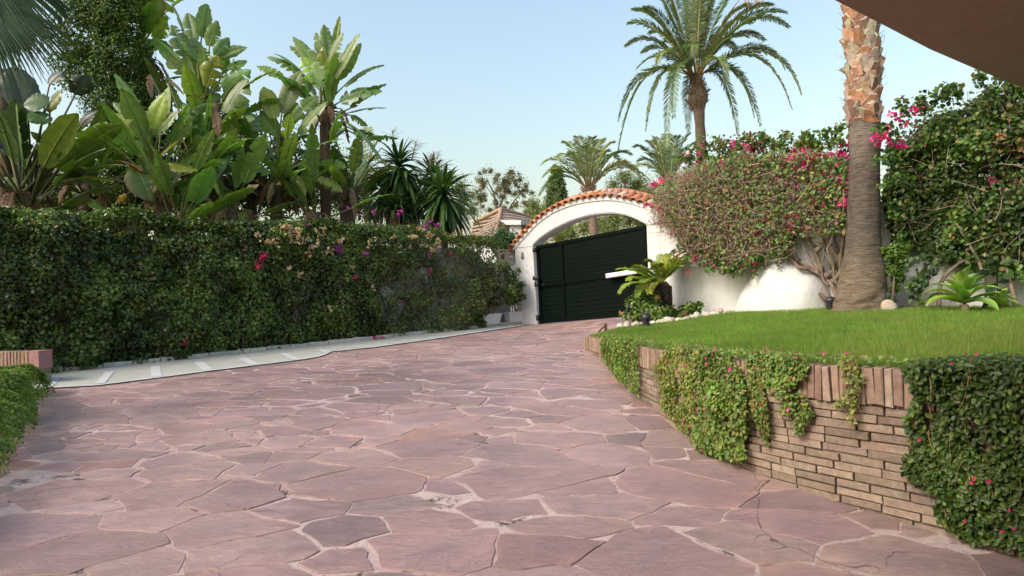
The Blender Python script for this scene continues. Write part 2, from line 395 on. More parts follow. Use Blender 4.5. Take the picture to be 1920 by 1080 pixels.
c = mixc(nt, ramp(nt, noise(nt, 9, 6, .75, v), .55, .75, 0, .5), c, (.25, .245, .21)); nt.links.new(c, b.inputs['Base Color']); b.inputs['Roughness'].default_value = .85; bump(nt, b, noise(nt, 50, 4, .7, v), .004)
PAVE = m
mb = MB(); strip(mb, us, np.full(len(us), -.3), vo_, .016, (.5, .5, .45)); struct(mb.build('pavement', PAVE, loc=(0, 0, 0)))
mb = MB(); wl = (.48, .495, .51)
strip(mb, us, vo_ - .085, vo_ + .012, .021, wl, 3)
for px0, py0, px1, py1, w in [(106, 711, 91, 728, .11), (206, 700, 187, 722, .12), (291, 689.5, 294, 709, .13), (372, 681.5, 392, 697.5, .13), (452, 673, 479, 686, .13), (529, 665, 558, 676, .12), (598, 658, 617, 663, .12), (662, 652, 690, 654, .1), (735, 645, 765, 644, .1), (805, 636.5, 835, 634, .1), (870, 628, 898, 624, .1)]:
    a, c = G(px0, py0)[:2], G(px1, py1)[:2]; d = nrm(c - a); n2 = np.array([-d[1], d[0]]) * w / 2; a = a - d * .02
    T = np.linspace(0, 1, 5)[:, None]; L_ = a + (c - a) * T
    V = np.vstack([np.c_[q, gz(q[:, 0], q[:, 1]) + .0235] for q in (L_ - n2, L_ + n2)]); mb.add(V, [(i, i + 1, i + 6, i + 5) for i in range(4)], wl)
for fr in (.36, .66):
    sel = us < np.interp(617, [91, 617], [ou[0], ou[7]]); strip(mb, us[sel], vo_[sel] * fr, vo_[sel] * fr + .016, .0195, (.44, .44, .41), 2)
struct(mb.build('painted_line', vcmat('road_paint', .7, 7, .12, 40, .002), loc=(0, 0, 0)))
mb = MB(); u = -5.0
while u < HLEN + .2:
    L = rng.uniform(.32, .55); pc = hp(np.array(u + L / 2), np.array(.0 + rng.uniform(-.012, .012))); z = gz(*pc)
    bbox(mb, np.r_[pc, z + .035], (np.r_[HD, 0], np.r_[HN, 0], np.array([0, 0, 1.])), (L / 2 - .006, .05, .038 + rng.uniform(-.006, .008)), .008, np.array((.45, .445, .41)) * rng.uniform(.8, 1.12), .006); u += L
struct(mb.build('kerb', vcmat('kerb_stone', .85, 9, .3, 50, .006), loc=(0, 0, 0)))

# ---- raised lawn
far_px = [(1120, 628, 11.0), (1150, 619, 11.2), (1180, 613, 11.35), (1260, 605, 11.0), (1340, 593, 11.2), (1420, 584, 11.0), (1500, 581, 10.7), (1600, 579, 9.9), (1700, 577, 9.5), (1800, 577, 9.1), (1920, 577, 8.7)]
fp = np.array([P(*q) for q in far_px]); fp = np.vstack([fp, [8.6, 7.6, 1.2], [9.5, 6, 1.2], [9.5, 3, 1.15], [9.5, .2, 1.1]])
sN = np.linspace(0.02, PS[-1], 120); pN, tN, nN = at_s(sN); near = np.c_[pN - nN * .05, ztop(sN) - .012]
farr = catmull(fp, 12); dF = np.r_[0, np.cumsum(np.linalg.norm(np.diff(farr, axis=0), axis=1))]
wS = np.interp(sN, [0, 4, 6, 7.5, PS[-1]], [0, 2.4, 5.0, 7.4, dF[-1]])
farr = np.stack([np.interp(wS, dF, farr[:, k]) for k in range(3)], 1)
def lawn_pt(i, t):                            # i index 0..119 (float), t 0..1 across
    a = np.stack([np.interp(i, np.arange(120), near[:, k]) for k in range(3)], -1); c = np.stack([np.interp(i, np.arange(120), farr[:, k]) for k in range(3)], -1)
    p = a + (c - a) * np.asarray(t)[..., None]; p[..., 2] += (.0 * np.sin(np.pi * t) + .02 * (vn(p, 1.3, 41) - .5) * np.sin(np.pi * t)); return p
ii, tt = np.meshgrid(np.arange(120), np.linspace(0, 1, 40)); LP = lawn_pt(ii.astype(float), tt); k = np.arange(120 * 40).reshape(40, 120)
mb = MB(); mb.add(LP.reshape(-1, 3), np.stack([k[:-1, :-1], k[:-1, 1:], k[1:, 1:], k[1:, :-1]], -1).reshape(-1, 4))
m, nt, b = nodes('turf'); v = mapv(nt); c = mixc(nt, ramp(nt, noise(nt, 30, 5, .7, v), .3, .7), (.09, .13, .035), (.13, .19, .05)); nt.links.new(c, b.inputs['Base Color']); b.inputs['Roughness'].default_value = 1
lawn = struct(mb.build('lawn', m, loc=(3, 6, .8)))
def lawn_z(x, y):
    d = (LP[..., 0] - x) ** 2 + (LP[..., 1] - y) ** 2; return LP.reshape(-1, 3)[np.argmin(d), 2]
# grass blades, denser where the lawn is near
nB = 210000; q00, q10, q01 = LP[:-1, :-1], LP[:-1, 1:], LP[1:, :-1]
ar = np.linalg.norm(np.cross(q10 - q00, q01 - q00), axis=-1); cen = (LP[:-1, :-1] + LP[1:, 1:]) / 2
pr = proj(cen); dist = np.linalg.norm(cen - CAM, axis=-1)
w = ar / np.clip(dist, 3, 20) ** 1.25 * np.where((pr[..., 0] > 1000) & (pr[..., 0] < 2150) & (cen[..., 1] > 2), 1, .06)
idx = rng.choice(w.size, nB, p=(w / w.sum()).ravel()); r0, c0 = np.divmod(idx, w.shape[1])
gi, gt = c0 + rng.random(nB), (r0 + rng.random(nB)) / 39; p = lawn_pt(gi, gt)
dp = np.linalg.norm(p - CAM, axis=1); pat = vn(p, 1.1, 43) * .6 + vn(p, 4.5, 44) * .4
bare = np.exp(-(((p[:, :2] - P(1480, 598, 9.2)[:2]) / (.75, .22)) ** 2).sum(1)); keep = rng.random(nB) > bare * .8
p, dp, pat = p[keep], dp[keep], pat[keep]; n_ = len(p)
h = rng.uniform(.028, .06, n_) * (.75 + .7 * pat); wd = .0014 + .00075 * dp / 4 * rng.uniform(.7, 1.5, n_)
az = rng.uniform(0, 2 * np.pi, n_); s_ = np.stack([np.cos(az), np.sin(az), 0 * az], 1); ln = np.stack([np.cos(az * 7.3), np.sin(az * 7.3), 0 * az], 1) * (h * rng.uniform(.1, .9, n_))[:, None]
up = np.array([0, 0, 1.]) * h[:, None]; z0 = np.array([0, 0, -.008])
V = np.stack([p + z0 - s_ * wd[:, None], p + z0 + s_ * wd[:, None], p + up + ln], 1).reshape(-1, 3)
gc = pick([(5, (.155, .27, .045)), (3, (.195, .315, .06)), (2, (.11, .21, .04)), (.6, (.30, .29, .12))], n_, .15) * (.72 + .6 * pat)[:, None]; dry = ss((vn(p, .9, 45) * .6 + vn(p, 3.1, 46) * .4 - .58) / .12)[:, None] * .35; gc = gc * (1 - dry) + np.array([.27, .27, .09]) * dry
mb = MB(); mb.add(V, np.arange(n_ * 3).reshape(-1, 3), np.repeat(gc, 3, 0))
g = mb.build('grass', GRASSM, loc=(3, 6, .8)); g['kind'] = 'stuff'; g['label'] = 'short green lawn grass'

# ---- curved brick retaining wall: courses, soldier coping, mortar core
rw = thing('brick_retaining_wall', 'low curved wall of thin buff bricks with an upright brick coping holding up the lawn', 'brick wall', np.r_[PATH[len(PATH) // 3], .3])
bp_ = [(4, (.262, .200, .157)), (3, (.285, .22, .172)), (2, (.235, .18, .143)), (1.5, (.268, .2, .16)), (.6, (.215, .165, .13)), (.5, (.265, .215, .175))]
SM = PS[-1]; mb = MB()
for k in range(26):
    s = rng.uniform(-.28, 0)
    while s < SM - .3:
        L = rng.uniform(.2, .3); sm = min(max(s + L / 2, .01), SM); c, t, n2 = at_s(sm); z = ztop(sm) - .226 - .0265 - k * .0515
        if z > gz(*c) - .04 and s > -.1:
            pr_ = rng.normal(0, .0035); tl = np.r_[t, (ztop(sm + .1) - ztop(sm - .1)) / .2 * 1.0 if .1 < sm < SM - .1 else 0]; tl = nrm(tl)
            a1 = np.r_[n2, 0.]; a2 = np.cross(tl, a1); a2 = a2 * np.sign(a2[2])
            bbox(mb, np.r_[c - n2 * (.05 - pr_), z + rng.normal(0, .002)], (tl, a1, a2), (L / 2 - .006, .05, .0218 + rng.uniform(-.002, .0015)), .0025, pick(bp_, 1, .09, .015)[0], .0025)
        s += L
mb.build('brick_course', BRICK, rw)
mb = MB(); s = 0.02
while s < SM - .05:
    L = rng.uniform(.043, .058); c, t, n2 = at_s(s + L / 2); z = ztop(s + L / 2); up = nrm(np.r_[t * rng.normal(0, .03), 1.])
    tt_ = np.r_[t, 0]; a1 = np.cross(up, tt_); a1 *= np.sign(np.dot(a1[:2], n2))
    bbox(mb, np.r_[c - n2 * (.085 + rng.normal(0, .004)), z - .110 + rng.normal(0, .003)], (tt_, a1, up), (L / 2 - .004, .105, .108 + rng.uniform(-.005, .003)), .0045, pick([(4, (.275, .19, .145)), (3, (.31, .22, .165)), (2, (.245, .165, .13)), (1, (.33, .25, .20))], 1, .08, .015)[0], .004); s += L
mb.build('coping', BRICK, rw)
mb = MB(); cs, ct, cn = at_s(np.linspace(0, SM, 200)); A = []
for off, zz in ((.020, 'b'), (.020, 't'), (.19, 't'), (.19, 'b')):
    q = cs - cn * off; A.append(np.c_[q, gz(q[:, 0], q[:, 1]) - .2 if zz == 'b' else ztop(np.linspace(0, SM, 200)) - .03])
A = np.array(A); i = np.arange(800).reshape(4, 200); mb.add(A.reshape(-1, 3), np.concatenate([np.stack([i[a, :-1], i[a, 1:], i[a + 1, 1:], i[a + 1, :-1]], -1) for a in range(3)]), (.205, .155, .12))
mb.add(A[:, 0], [(0, 1, 2, 3)], (.34, .27, .2)); mb.build('mortar_core', vcmat('wall_mortar', .95, 12, .4, 40, .01), rw)
# ================================================================== GATE, WALLS, HOUSES
gl = G(1010, 608); gr = np.array([2.9, 13.8, 0.]); gr[2] = gz(gr[0], gr[1]); E1 = gr - gl; E1[2] = 0; GW = np.linalg.norm(E1); E1 = E1 / GW
NF = np.array([E1[1], -E1[0], 0.]); NF *= np.sign(np.dot(NF, -gl)); UP = np.array([0, 0, 1.])
print('gate', gl.round(2), gr.round(2), GW)
def z3(x, y): return 860 + x / 3.177, 300 + y / 3.177
def gp(x, y, off=0.): return on_plane(*z3(x, y), gl + NF * off, NF)
def extr(mb, pts, d, col):                   # extrude an outline by vector d
    pts = np.asarray(pts); n = len(pts); V = np.vstack([pts, pts + d])
    mb.add(V, [tuple(range(n)), tuple(range(2 * n - 1, n - 1, -1))] + [(i, (i + 1) % n, n + (i + 1) % n, n + i) for i in range(n)], col)
arch = thing('gate_arch', 'white rendered archway with pillars and terracotta tile coping over the green gate', 'archway', gl)
outz = catmull([(328, 528), (400, 446), (460, 382), (500, 349), (560, 308), (640, 272), (720, 249), (800, 236), (880, 230), (940, 232), (1040, 252), (1110, 276), (1180, 306), (1240, 338), (1290, 372)], 5)
inz = catmull([(441, 512), (480, 470), (560, 416), (640, 376), (720, 346), (800, 327), (880, 319), (960, 322), (1040, 345), (1119, 384)], 6)
OUT = np.array([gp(*q) for q in outz]); INN = np.array([gp(*q) for q in inz]); wc = (.7, .7, .7)
mb = MB(); THK = -NF * .34
def low(p, dz=-.15): q = np.array(p); q[2] = gz(q[0], q[1]) + dz; return q
pl = np.array([gp(335, 525), gp(441, 512)]); extr(mb, [low(pl[0] - E1 * .0), pl[0], OUT[2], gp(441, 512), low(gl - E1 * .03)][:5], THK, wc)
# arch ring between outer curve and intrados
ni = 60; rsO = resample(OUT[2:], .01); rsI = resample(INN, .01)
a = np.array([rsO[int(t * (len(rsO) - 1))] for t in np.linspace(0, 1, ni)]); c = np.array([rsI[int(t * (len(rsI) - 1))] for t in np.linspace(0, .999, ni)])
V = np.concatenate([a, c, a + THK, c + THK]); i = np.arange(ni - 1)
mb.add(V, np.concatenate([np.stack([i, i + 1, i + 1 + ni, i + ni], 1), np.stack([i + 2 * ni, i + 3 * ni, i + 1 + 3 * ni, i + 1 + 2 * ni], 1), np.stack([i, i + 2 * ni, i + 1 + 2 * ni, i + 1], 1), np.stack([i + ni, i + 1 + ni, i + 1 + 3 * ni, i + 3 * ni], 1)]), wc)
pr1, pr2 = INN[-1] + E1 * .0, OUT[-1]; extr(mb, [low(pr1, -.3), pr1, pr2, low(pr2, -.3)], THK, wc)
mb.build('wall', STUCCO, arch)
mb = MB()
for rs, off in ((resample(INN, .06), .03), (resample(OUT[4:], .06) - UP * .05, .02)):   # thin raised fillets round the arch
    tube(mb, rs + NF * .004 + UP * off, .016, 6, wc)
tube(mb, [gp(350, 522) + NF * .004, gp(441, 511) + NF * .004], .012, 6, wc); tube(mb, [gp(1119, 384) + NF * .004, gp(1200, 371) + NF * .004], .012, 6, wc)
tube(mb, [gp(1197, 372) + NF * .003, low(gp(1197, 372) + NF * .003)], .010, 6, (.5, .5, .5))
mb.build('moulding', STUCCO, arch)
mb = MB(); rs = resample(np.array([gp(*q) for q in outz]), .185); T = nrm(np.gradient(rs, axis=0))
for k in range(len(rs)):
    t = T[k]; u = np.cross(t, NF); u *= np.sign(u[2]); ax = nrm(-NF * .97 + UP * .40 + t * rng.normal(0, .03)); u = nrm(u - ax * np.dot(u, ax)); sd = np.cross(ax, u)
    base = rs[k] + u * .055 + NF * (.075 + rng.normal(0, .008)); tc = pick([(4, (.47, .19, .095)), (3, (.40, .165, .09)), (2, (.52, .25, .14)), (1, (.38, .24, .17)), (.8, (.50, .36, .27))], 1, .1)[0]
    ang = np.linspace(-.15, math.pi + .15, 11); V = []
    for (dd, rr, rad_) in ((0, 1, .094), (.46, 1, .074), (.46, 0, .058), (0, 0, .076)):
        V.append(base + ax * dd + np.cos(ang)[:, None] * sd * rad_ + np.sin(ang)[:, None] * u * rad_ - u * .03)
    V = np.concatenate(V); j = np.arange(10); n = 11
    mb.add(V, np.concatenate([np.stack([j + a_ * n, j + 1 + a_ * n, j + 1 + b_ * n, j + b_ * n], 1) for a_, b_ in ((0, 1), (1, 2), (2, 3), (3, 0))]), tc)
r2 = resample(rs, .33); T2 = nrm(np.gradient(r2, axis=0))
for k in range(len(r2)):                       # ridge row along the back
    t = nrm(T2[k] + UP * .06); u = np.cross(t, NF); u *= np.sign(u[2]); sd = np.cross(t, u); base = r2[k] + u * .20 - NF * .33
    ang = np.linspace(-.1, math.pi + .1, 11); V = np.concatenate([base + t * dd + np.cos(ang)[:, None] * sd * rr + np.sin(ang)[:, None] * u * rr - u * .03 for dd, rr in ((-.2, .10), (.2, .085), (.2, .07), (-.2, .085))]); j = np.arange(10); n = 11
    mb.add(V, np.concatenate([np.stack([j + a_ * n, j + 1 + a_ * n, j + 1 + b_ * n, j + b_ * n], 1) for a_, b_ in ((0, 1), (1, 2), (2, 3), (3, 0))]), pick([(3, (.46, .19, .10)), (2, (.52, .27, .17)), (1, (.55, .40, .30))], 1, .1)[0])
mb.build('tile_coping', TILE, arch, smooth=True)
mb = MB(); n = len(rs); A = np.concatenate([rs - UP * .04 + NF * .03, rs + UP * .045 + NF * .03, rs + UP * .1 - NF * .3, rs - UP * .04 - NF * .3]); j = np.arange(n - 1)
mb.add(A, np.concatenate([np.stack([j + a_ * n, j + 1 + a_ * n, j + 1 + b_ * n, j + b_ * n], 1) for a_, b_ in ((0, 1), (1, 2), (2, 3), (3, 0))]), (.68, .66, .62)); mb.build('mortar_bedding', STUCCO, arch)
mb = MB(); c = gp(379, 565, .02); box(mb, c, (E1, NF, UP), (.035, .02, .07), (.45, .38, .3)); box(mb, c + NF * .02 + E1 * .015, (E1, NF, UP), (.008, .015, .06), (.1, .08, .06)); box(mb, c - UP * .065, (E1, NF, UP), (.04, .03, .012), (.12, .1, .09))
mb.build('doorbell', vcmat('bell_enamel', .5, 10, .1, 0, 0), arch)

# ---- green gate
gate = thing('driveway_gate', 'dark green metal driveway gate with horizontal slats under the white arch', 'gate', gl)
OF = -.07; TL, TR = gp(464, 512, OF), gp(1116, 388, OF); BL, BR = gp(487, 975, OF), gp(1134, 942, OF); BR = TR + np.array([0, 0, -1]) * (TL[2] - BL[2]) * 1.0
def gq(u, v): return (TL * (1 - u) + TR * u) * (1 - v) + (BL * (1 - u) + BR * u) * v
def bar(mb, p, q, w, th, col, off=0.): # bar from p to q, w wide in the gate plane
    t = nrm(q - p); s = np.cross(t, NF); box(mb, (p + q) / 2 + NF * off, (t, s, NF), (np.linalg.norm(q - p) / 2, w / 2, th / 2), col)
GC = (.0018, .0050, .0038); GREEN = vcmat('green_gate_paint', .5, 5, .2, 160, .0006, .07)
def uof(xt, yt): p = gp(xt, yt, OF); return np.dot(p - TL, E1) / np.dot(TR - TL, E1)
ud = uof(612, 490); mb = MB()
fs = [((0, 0), (1, 0), .07), ((0, 1), (1, 1), .08), ((0, 0), (0, 1), .075), ((1, 0), (1, 1), .06), ((ud, 0), (ud, 1), .075)]
vm = .515
for (a, c, w) in fs + [((ud, vm), (1, vm), .07), ((0, vm + .01), (ud, vm + .01), .06)]:
    A, Bq = gq(*a), gq(*c); ins = w / 2
    if a[0] == c[0]: d = E1 * (ins if a[0] == 0 else -ins if a[0] == 1 else 0); bar(mb, A + d, Bq + d, w, .056, GC)
    else: d = UP * (-ins if a[1] == 0 else ins if a[1] == 1 else 0); bar(mb, A + d + E1 * .0005, Bq + d - E1 * .0005, w, .05, GC)
mb.build('gate_frame', GREEN, gate)
mb = MB()
def slats(u0, u1, v0, v1, n, tilt):
    for k in range(n):
        va, vb = v0 + (v1 - v0) * (k + .0) / n, v0 + (v1 - v0) * (k + 1) / n; A, Bq = gq(u0, (va + vb) / 2), gq(u1, (va + vb) / 2); hgt = np.linalg.norm(gq(u0, vb) - gq(u0, va))
        t = nrm(Bq - A); s = nrm(np.cross(t, NF) + NF * tilt); nn = np.cross(s, t); box(mb, (A + Bq) / 2 - NF * .012, (t, s, nn), (np.linalg.norm(Bq - A) / 2, hgt / 2 - .0018, .008), np.array(GC) * rng.uniform(.9, 1.1))
        e_ = gq(u0, va), gq(u1, va); t2 = nrm(e_[1] - e_[0]); s2 = nrm(np.cross(t2, NF) * .6 + NF * .8); box(mb, (e_[0] + e_[1]) / 2 - NF * .003, (t2, s2, np.cross(s2, t2)), (np.linalg.norm(e_[1] - e_[0]) / 2, .004, .002), np.array(GC) * 5)  # slat lips coloured lighter, a painted highlight for sky light on the edges
du = .075 / GW / 2
bk_ = [gq(.01, .01), gq(.99, .01), gq(.99, .99), gq(.01, .99)]; extr(mb, [q - NF * .0065 for q in bk_], -NF * .006, GC)
slats(ud + du, 1 - du * 1.6, .035, vm - .018, 10, .0); slats(ud + du, 1 - du * 1.6, vm + .018, .965, 8, .0); slats(du * 2, ud - du, .035, vm - .01, 11, .0); slats(du * 2, ud - du, vm + .03, .965, 8, .0)
mb.build('slat_panel', GREEN, gate)
mb = MB(); box(mb, gp(452, 537, .03), (E1, NF, UP), (.035, .04, .05), (.01, .012, .012)); mb.build('hinge', METAL, gate); mb = MB(); box(mb, gp(472, 940, .02), (E1, NF, UP), (.03, .04, .07), (.01, .012, .012)); mb.build('hinge', METAL, gate)
mb = MB(); box(mb, gp(462, 704, .05), (E1, NF, UP), (.075, .05, .05), (.01, .012, .012)); box(mb, gp(466, 740, .04), (E1, NF, UP), (.05, .04, .055), (.01, .012, .012)); lk = mb.build('lock_box', METAL, gate)
mb = MB(); h0 = gp(492, 742, .03); tube(mb, [h0 - NF * .05, h0, h0 + E1 * .11], .009, 6); mb.build('handle', METAL, lk)
oa = thing('gate_opener', 'white swing arm motor fixed across the lower half of the green gate', 'gate opener', gp(965, 685, .05))
mb = MB(); A, Bq = gp(882, 691, .06), gp(1075, 661, .18); t = nrm(Bq - A); s = nrm(np.cross(t, NF)); s *= np.sign(s[2]); nn = np.cross(s, t)
L = np.linalg.norm(Bq - A); bbox(mb, (A + Bq) / 2, (t, nn * np.sign(np.dot(nn, NF)), s), (L / 2, .05, .052), .014, (.8, .8, .8)); mb.build('motor_arm', WHITEPL, oa)
mb = MB(); q = A + t * L * .43; tube(mb, [q - nn * 0, q + t * .012], .001, 4); box(mb, q + NF * .052, (t, NF, s), (.006, .003, .05), (.5, .05, .05)); mb.build('arm_band', vcmat('red_band', .5, 10, .1, 0, 0), oa)
mb = MB(); A2 = Bq; B2 = gp(1168, 642, .14); tube(mb, [A2, B2], .018, 8, (.05, .05, .05)); box(mb, B2, (E1, NF, UP), (.05, .08, .05), (.02, .02, .02)); mb.build('bracket', METAL, oa)

# ---- wall to the right of the gate, running behind the bougainvillea
RW = np.array([OUT[-1] + NF * -.03, P(1268, 560, 12.75), P(1420, 560, 11.55), P(1590, 560, 10.35), P(1920, 560, 8.95), (9.6, 7.2, 1), (10.6, 5, 1)])[:, :2]
def ribbon(mb, path, z0, z1, th, col, cap=True):
    path = np.asarray(path); T_ = nrm(np.gradient(path, axis=0)); n_ = np.stack([T_[:, 1], -T_[:, 0]], 1); nn_ = len(path); z0 = np.broadcast_to(z0, nn_); z1 = np.broadcast_to(z1, nn_)
    b_ = path - n_ * th
    V = np.concatenate([np.c_[path, z0], np.c_[path, z1], np.c_[b_, z1], np.c_[b_, z0]]); j = np.arange(nn_ - 1)
    mb.add(V, np.concatenate([np.stack([j + a_ * nn_, j + 1 + a_ * nn_, j + 1 + c_ * nn_, j + c_ * nn_], 1) for a_, c_ in ((0, 1), (1, 2), (2, 3))]), col)
    mb.add(V[[0, nn_, 2 * nn_, 3 * nn_]], [(0, 1, 2, 3)], col); mb.add(V[[nn_ - 1, 2 * nn_ - 1, 3 * nn_ - 1, 4 * nn_ - 1]], [(0, 1, 2, 3)], col)
WPATH = resample(catmull(RW, 8), .15); gw = thing('garden_wall', 'white rendered garden wall behind the pink bougainvillea and palm trunk', 'wall', np.r_[RW[2], 1.0])
mb = MB(); ribbon(mb, WPATH, .5, 2.75, -.22 if np.cross(np.r_[nrm(WPATH[5] - WPATH[4]), 0], np.r_[-WPATH[5], 0])[2] < 0 else .22, wc); mb.build('wall', STUCCO, gw)
WS = np.r_[0, np.cumsum(np.linalg.norm(np.diff(WPATH, axis=0), axis=1))]; WT = nrm(np.gradient(WPATH, axis=0)); WN = np.stack([WT[:, 1], -WT[:, 0]], 1); WN *= np.sign((WN * -WPATH).sum(1))[:, None]
def wall_s(s): return np.stack([np.interp(s, WS, WPATH[:, k]) for k in (0, 1)], -1), nrm(np.stack([np.interp(s, WS, WN[:, k]) for k in (0, 1)], -1)), nrm(np.stack([np.interp(s, WS, WT[:, k]) for k in (0, 1)], -1))
# rendered hump bulging from the foot of the wall
hum = [(1392, 582), (1404, 548), (1424, 515), (1448, 489), (1478, 474), (1502, 472), (1530, 486), (1552, 510), (1568, 545), (1574, 584)]
hb = P(1480, 583, 11.0); sC, _ = 0, 0; iC = np.argmin(((WPATH - hb[:2]) ** 2).sum(1)); hn = np.r_[WN[iC], 0]; ht = np.r_[WT[iC], 0]; h0 = np.r_[WPATH[iC], 0] + hn * .02
cv = np.array([on_plane(*q, h0, hn) for q in resample(catmull(hum, 6), 5)]); ce = np.array([cv[:, 0].mean(), cv[:, 1].mean(), cv[:, 2].min()])
mb = MB(); rows = []
for t in np.linspace(0, 1, 14):
    sc_ = math.cos(t * math.pi / 2) ** .6; rows.append(ce + (cv - ce) * max(sc_, .02) + hn * .75 * math.sin(t * math.pi / 2))
Rw = np.array(rows); Rw += (vn(Rw, 2.5, 51) - .5)[..., None] * .1 * hn; Rw += (vn(Rw, 7, 52) - .5)[..., None] * .03 * hn; nn_ = Rw.shape[1]; j = np.arange(14 * nn_).reshape(14, nn_)
mb.add(Rw.reshape(-1, 3), np.stack([j[:-1, :-1], j[:-1, 1:], j[1:, 1:], j[1:, :-1]], -1).reshape(-1, 4), wc); mb.build('wall_hump', STUCCO, gw, smooth=True)
cd = thing('wall_conduit', 'beige cable pipe and junction box running down the white wall beside the small cycad', 'conduit', P(1277, 580, 12.6))
cw = lambda px, py, o_=.03: on_plane(px, py, np.r_[RW[0] * .5 + RW[1] * .5, 0] , np.r_[nrm(np.array([RW[1][1] - RW[0][1], -(RW[1][0] - RW[0][0])])), 0])
mb = MB(); nW = np.r_[nrm(np.array([RW[1][1] - RW[0][1], -(RW[1][0] - RW[0][0])])), 0]; nW *= np.sign(np.dot(nW, [-1, -1, 0])); a = on_plane(1274, 400, np.r_[RW[1], 0], nW) + nW * .03; a[2] = 3; c = a.copy(); c[2] = .8; tube(mb, [a, c], .02, 8, (.5, .45, .36)); mb.build('pipe', vcmat('beige_plastic', .6, 6, .1, 0, 0), cd)
mb = MB(); c = on_plane(1290, 487, np.r_[RW[1], 0], nW) + nW * .05; box(mb, c, (np.r_[-nW[1], nW[0], 0], nW, UP), (.10, .05, .14), (.5, .45, .36)); mb.build('junction_box', bpy.data.materials['beige_plastic'], cd)

# ---- wall inside the hedge, with lattice blocks beside the pillar
hw = thing('hedge_wall', 'grey rendered boundary wall almost hidden inside the long clipped hedge', 'wall', np.r_[hp(np.array(3.), np.array(-.35)), .6])
mb = MB(); path = np.array([hp(np.array(u), np.array(-.32)) for u in np.linspace(-5, HLEN + .25, 40)]); zt = np.full(40, 2.7); zt[-3:] = 2.35
ribbon(mb, path, gz(path[:, 0], path[:, 1]) - .2, zt, .2, (.4, .4, .38)); mb.build('wall', GREYWALL, hw)
mb = MB(); hn3, hd3 = np.r_[HN, 0], np.r_[HD, 0]
for k in range(2):
    c0 = on_plane(*z3(265 + k * 45, 578), np.r_[path[-1], 0], hn3) + hn3 * .0; w = .19
    for sx in (-1, 1): box(mb, c0 + hd3 * sx * w * .92, (hd3, hn3, UP), (.015, .05, w), (.5, .42, .32)); box(mb, c0 + UP * sx * w * .92, (hd3, hn3, UP), (w * .84, .05, .015), (.5, .42, .32))
    an = np.linspace(0, 2 * math.pi, 17); tube(mb, c0 + np.cos(an)[:, None] * hd3 * .11 + np.sin(an)[:, None] * UP * .11, .03, 6, (.5, .42, .32), cap=False)
    for q in range(4): a_ = q * math.pi / 2 + math.pi / 4; d = hd3 * math.cos(a_) + UP * math.sin(a_); tube(mb, [c0 + d * .12, c0 + d * .24], .022, 6, (.5, .42, .32))
mb.build('lattice_block', vcmat('buff_concrete', .9, 9, .3, 50, .004), hw)

# ---- white planters by the pillar
def planter(px, py, w, label):
    c = G(px, py) + hn3 * .10; r = thing('planter', label, 'planter', c, 'white planters beside the gate pillar'); mb = MB(); ax = (hd3, hn3, UP)
    prof = [(0, .78), (.26, .95), (.265, 1.0), (.31, 1.02), (.312, .95), (.27, .9)]; dpt = .14; V = []
    for z, k in prof:
        for sx, sy in ((-1, -1), (1, -1), (1, 1), (-1, 1)): V.append(c + hd3 * sx * w / 2 * k + hn3 * sy * dpt * k + UP * z)
    n = len(prof); mb.add(V, [(0, 3, 2, 1)] + [(k * 4 + i, k * 4 + (i + 1) % 4, k * 4 + 4 + (i + 1) % 4, k * 4 + 4 + i) for k in range(n - 1) for i in range(4)], (.7, .71, .72)); mb.build('pot', WHITEPL, r)
    mb = MB(); V = [c + hd3 * sx * w / 2 * .9 + hn3 * sy * dpt * .9 + UP * .27 for sx, sy in ((-1, -1), (1, -1), (1, 1), (-1, 1))]; mb.add(V, [(0, 1, 2, 3)], (.1, .07, .05)); mb.build('soil', SOIL, r); return c
PL1 = planter(913, 612, .58, 'white rectangular planter against the hedge end, farther from the pillar'); PL2 = planter(962, 607, .62, 'white rectangular planter right beside the gate pillar with a tall leafy shrub')

# ---- house beyond the gate
ho = thing('house', 'white house with a hipped brown tile roof beyond the hedge and arch', 'house', P(950, 540, 30)); hz = ho.location
def hq(zx, zy, d): return P(860 + zx / 9, 380 + zy / 9, d)
m, nt, b = nodes('roof_tiles'); v = mapv(nt); w1 = N(nt, 'ShaderNodeTexWave', wave_type='BANDS', bands_direction='Z'); w1.inputs['Scale'].default_value = 2.0; w1.inputs['Distortion'].default_value = 1.2; w1.inputs['Detail'].default_value = 2; w1.inputs['Detail Scale'].default_value = 5
nt.links.new(v, w1.inputs['Vector']); c = mixc(nt, ramp(nt, noise(nt, 5, 5, .7, v), .3, .7), (.30, .22, .17), (.42, .33, .26)); c = mixc(nt, ramp(nt, w1.outputs['Fac'], .05, .3, 0, 1), (.16, .11, .09), c); nt.links.new(c, b.inputs['Base Color']); b.inputs['Roughness'].default_value = .9; bump(nt, b, w1.outputs['Fac'], .08)
ap = hq(710, 105, 29.5); rr = hq(1290, 262, 31.5); rl = hq(250, 330, 31.5); rl[2] = hq(250, 330, 31.5)[2]; el = hq(470, 560, 27.5); mid = hq(620, 590, 26.8); er = hq(1300, 560, 28.5); br = ap + np.array([0, 4., -.1])
mb = MB(); V = [ap, mid, er, rr, rl, hq(250, 560, 32)]
th = np.array([0, 0, -.15]); mb.add([ap, mid, er, rr], [(0, 1, 2, 3)], (.4, .3, .2)); mb.add([ap, rl, hq(200, 620, 32), mid], [(0, 1, 2, 3)], (.4, .3, .2)); mb.add([ap, rr, rr + np.array([0, 5, -1.5]), rl + np.array([0, 5, -1.5]), rl], [(0, 1, 2), (0, 2, 3), (0, 3, 4)], (.4, .3, .2)); mb.build('roof', m, ho)
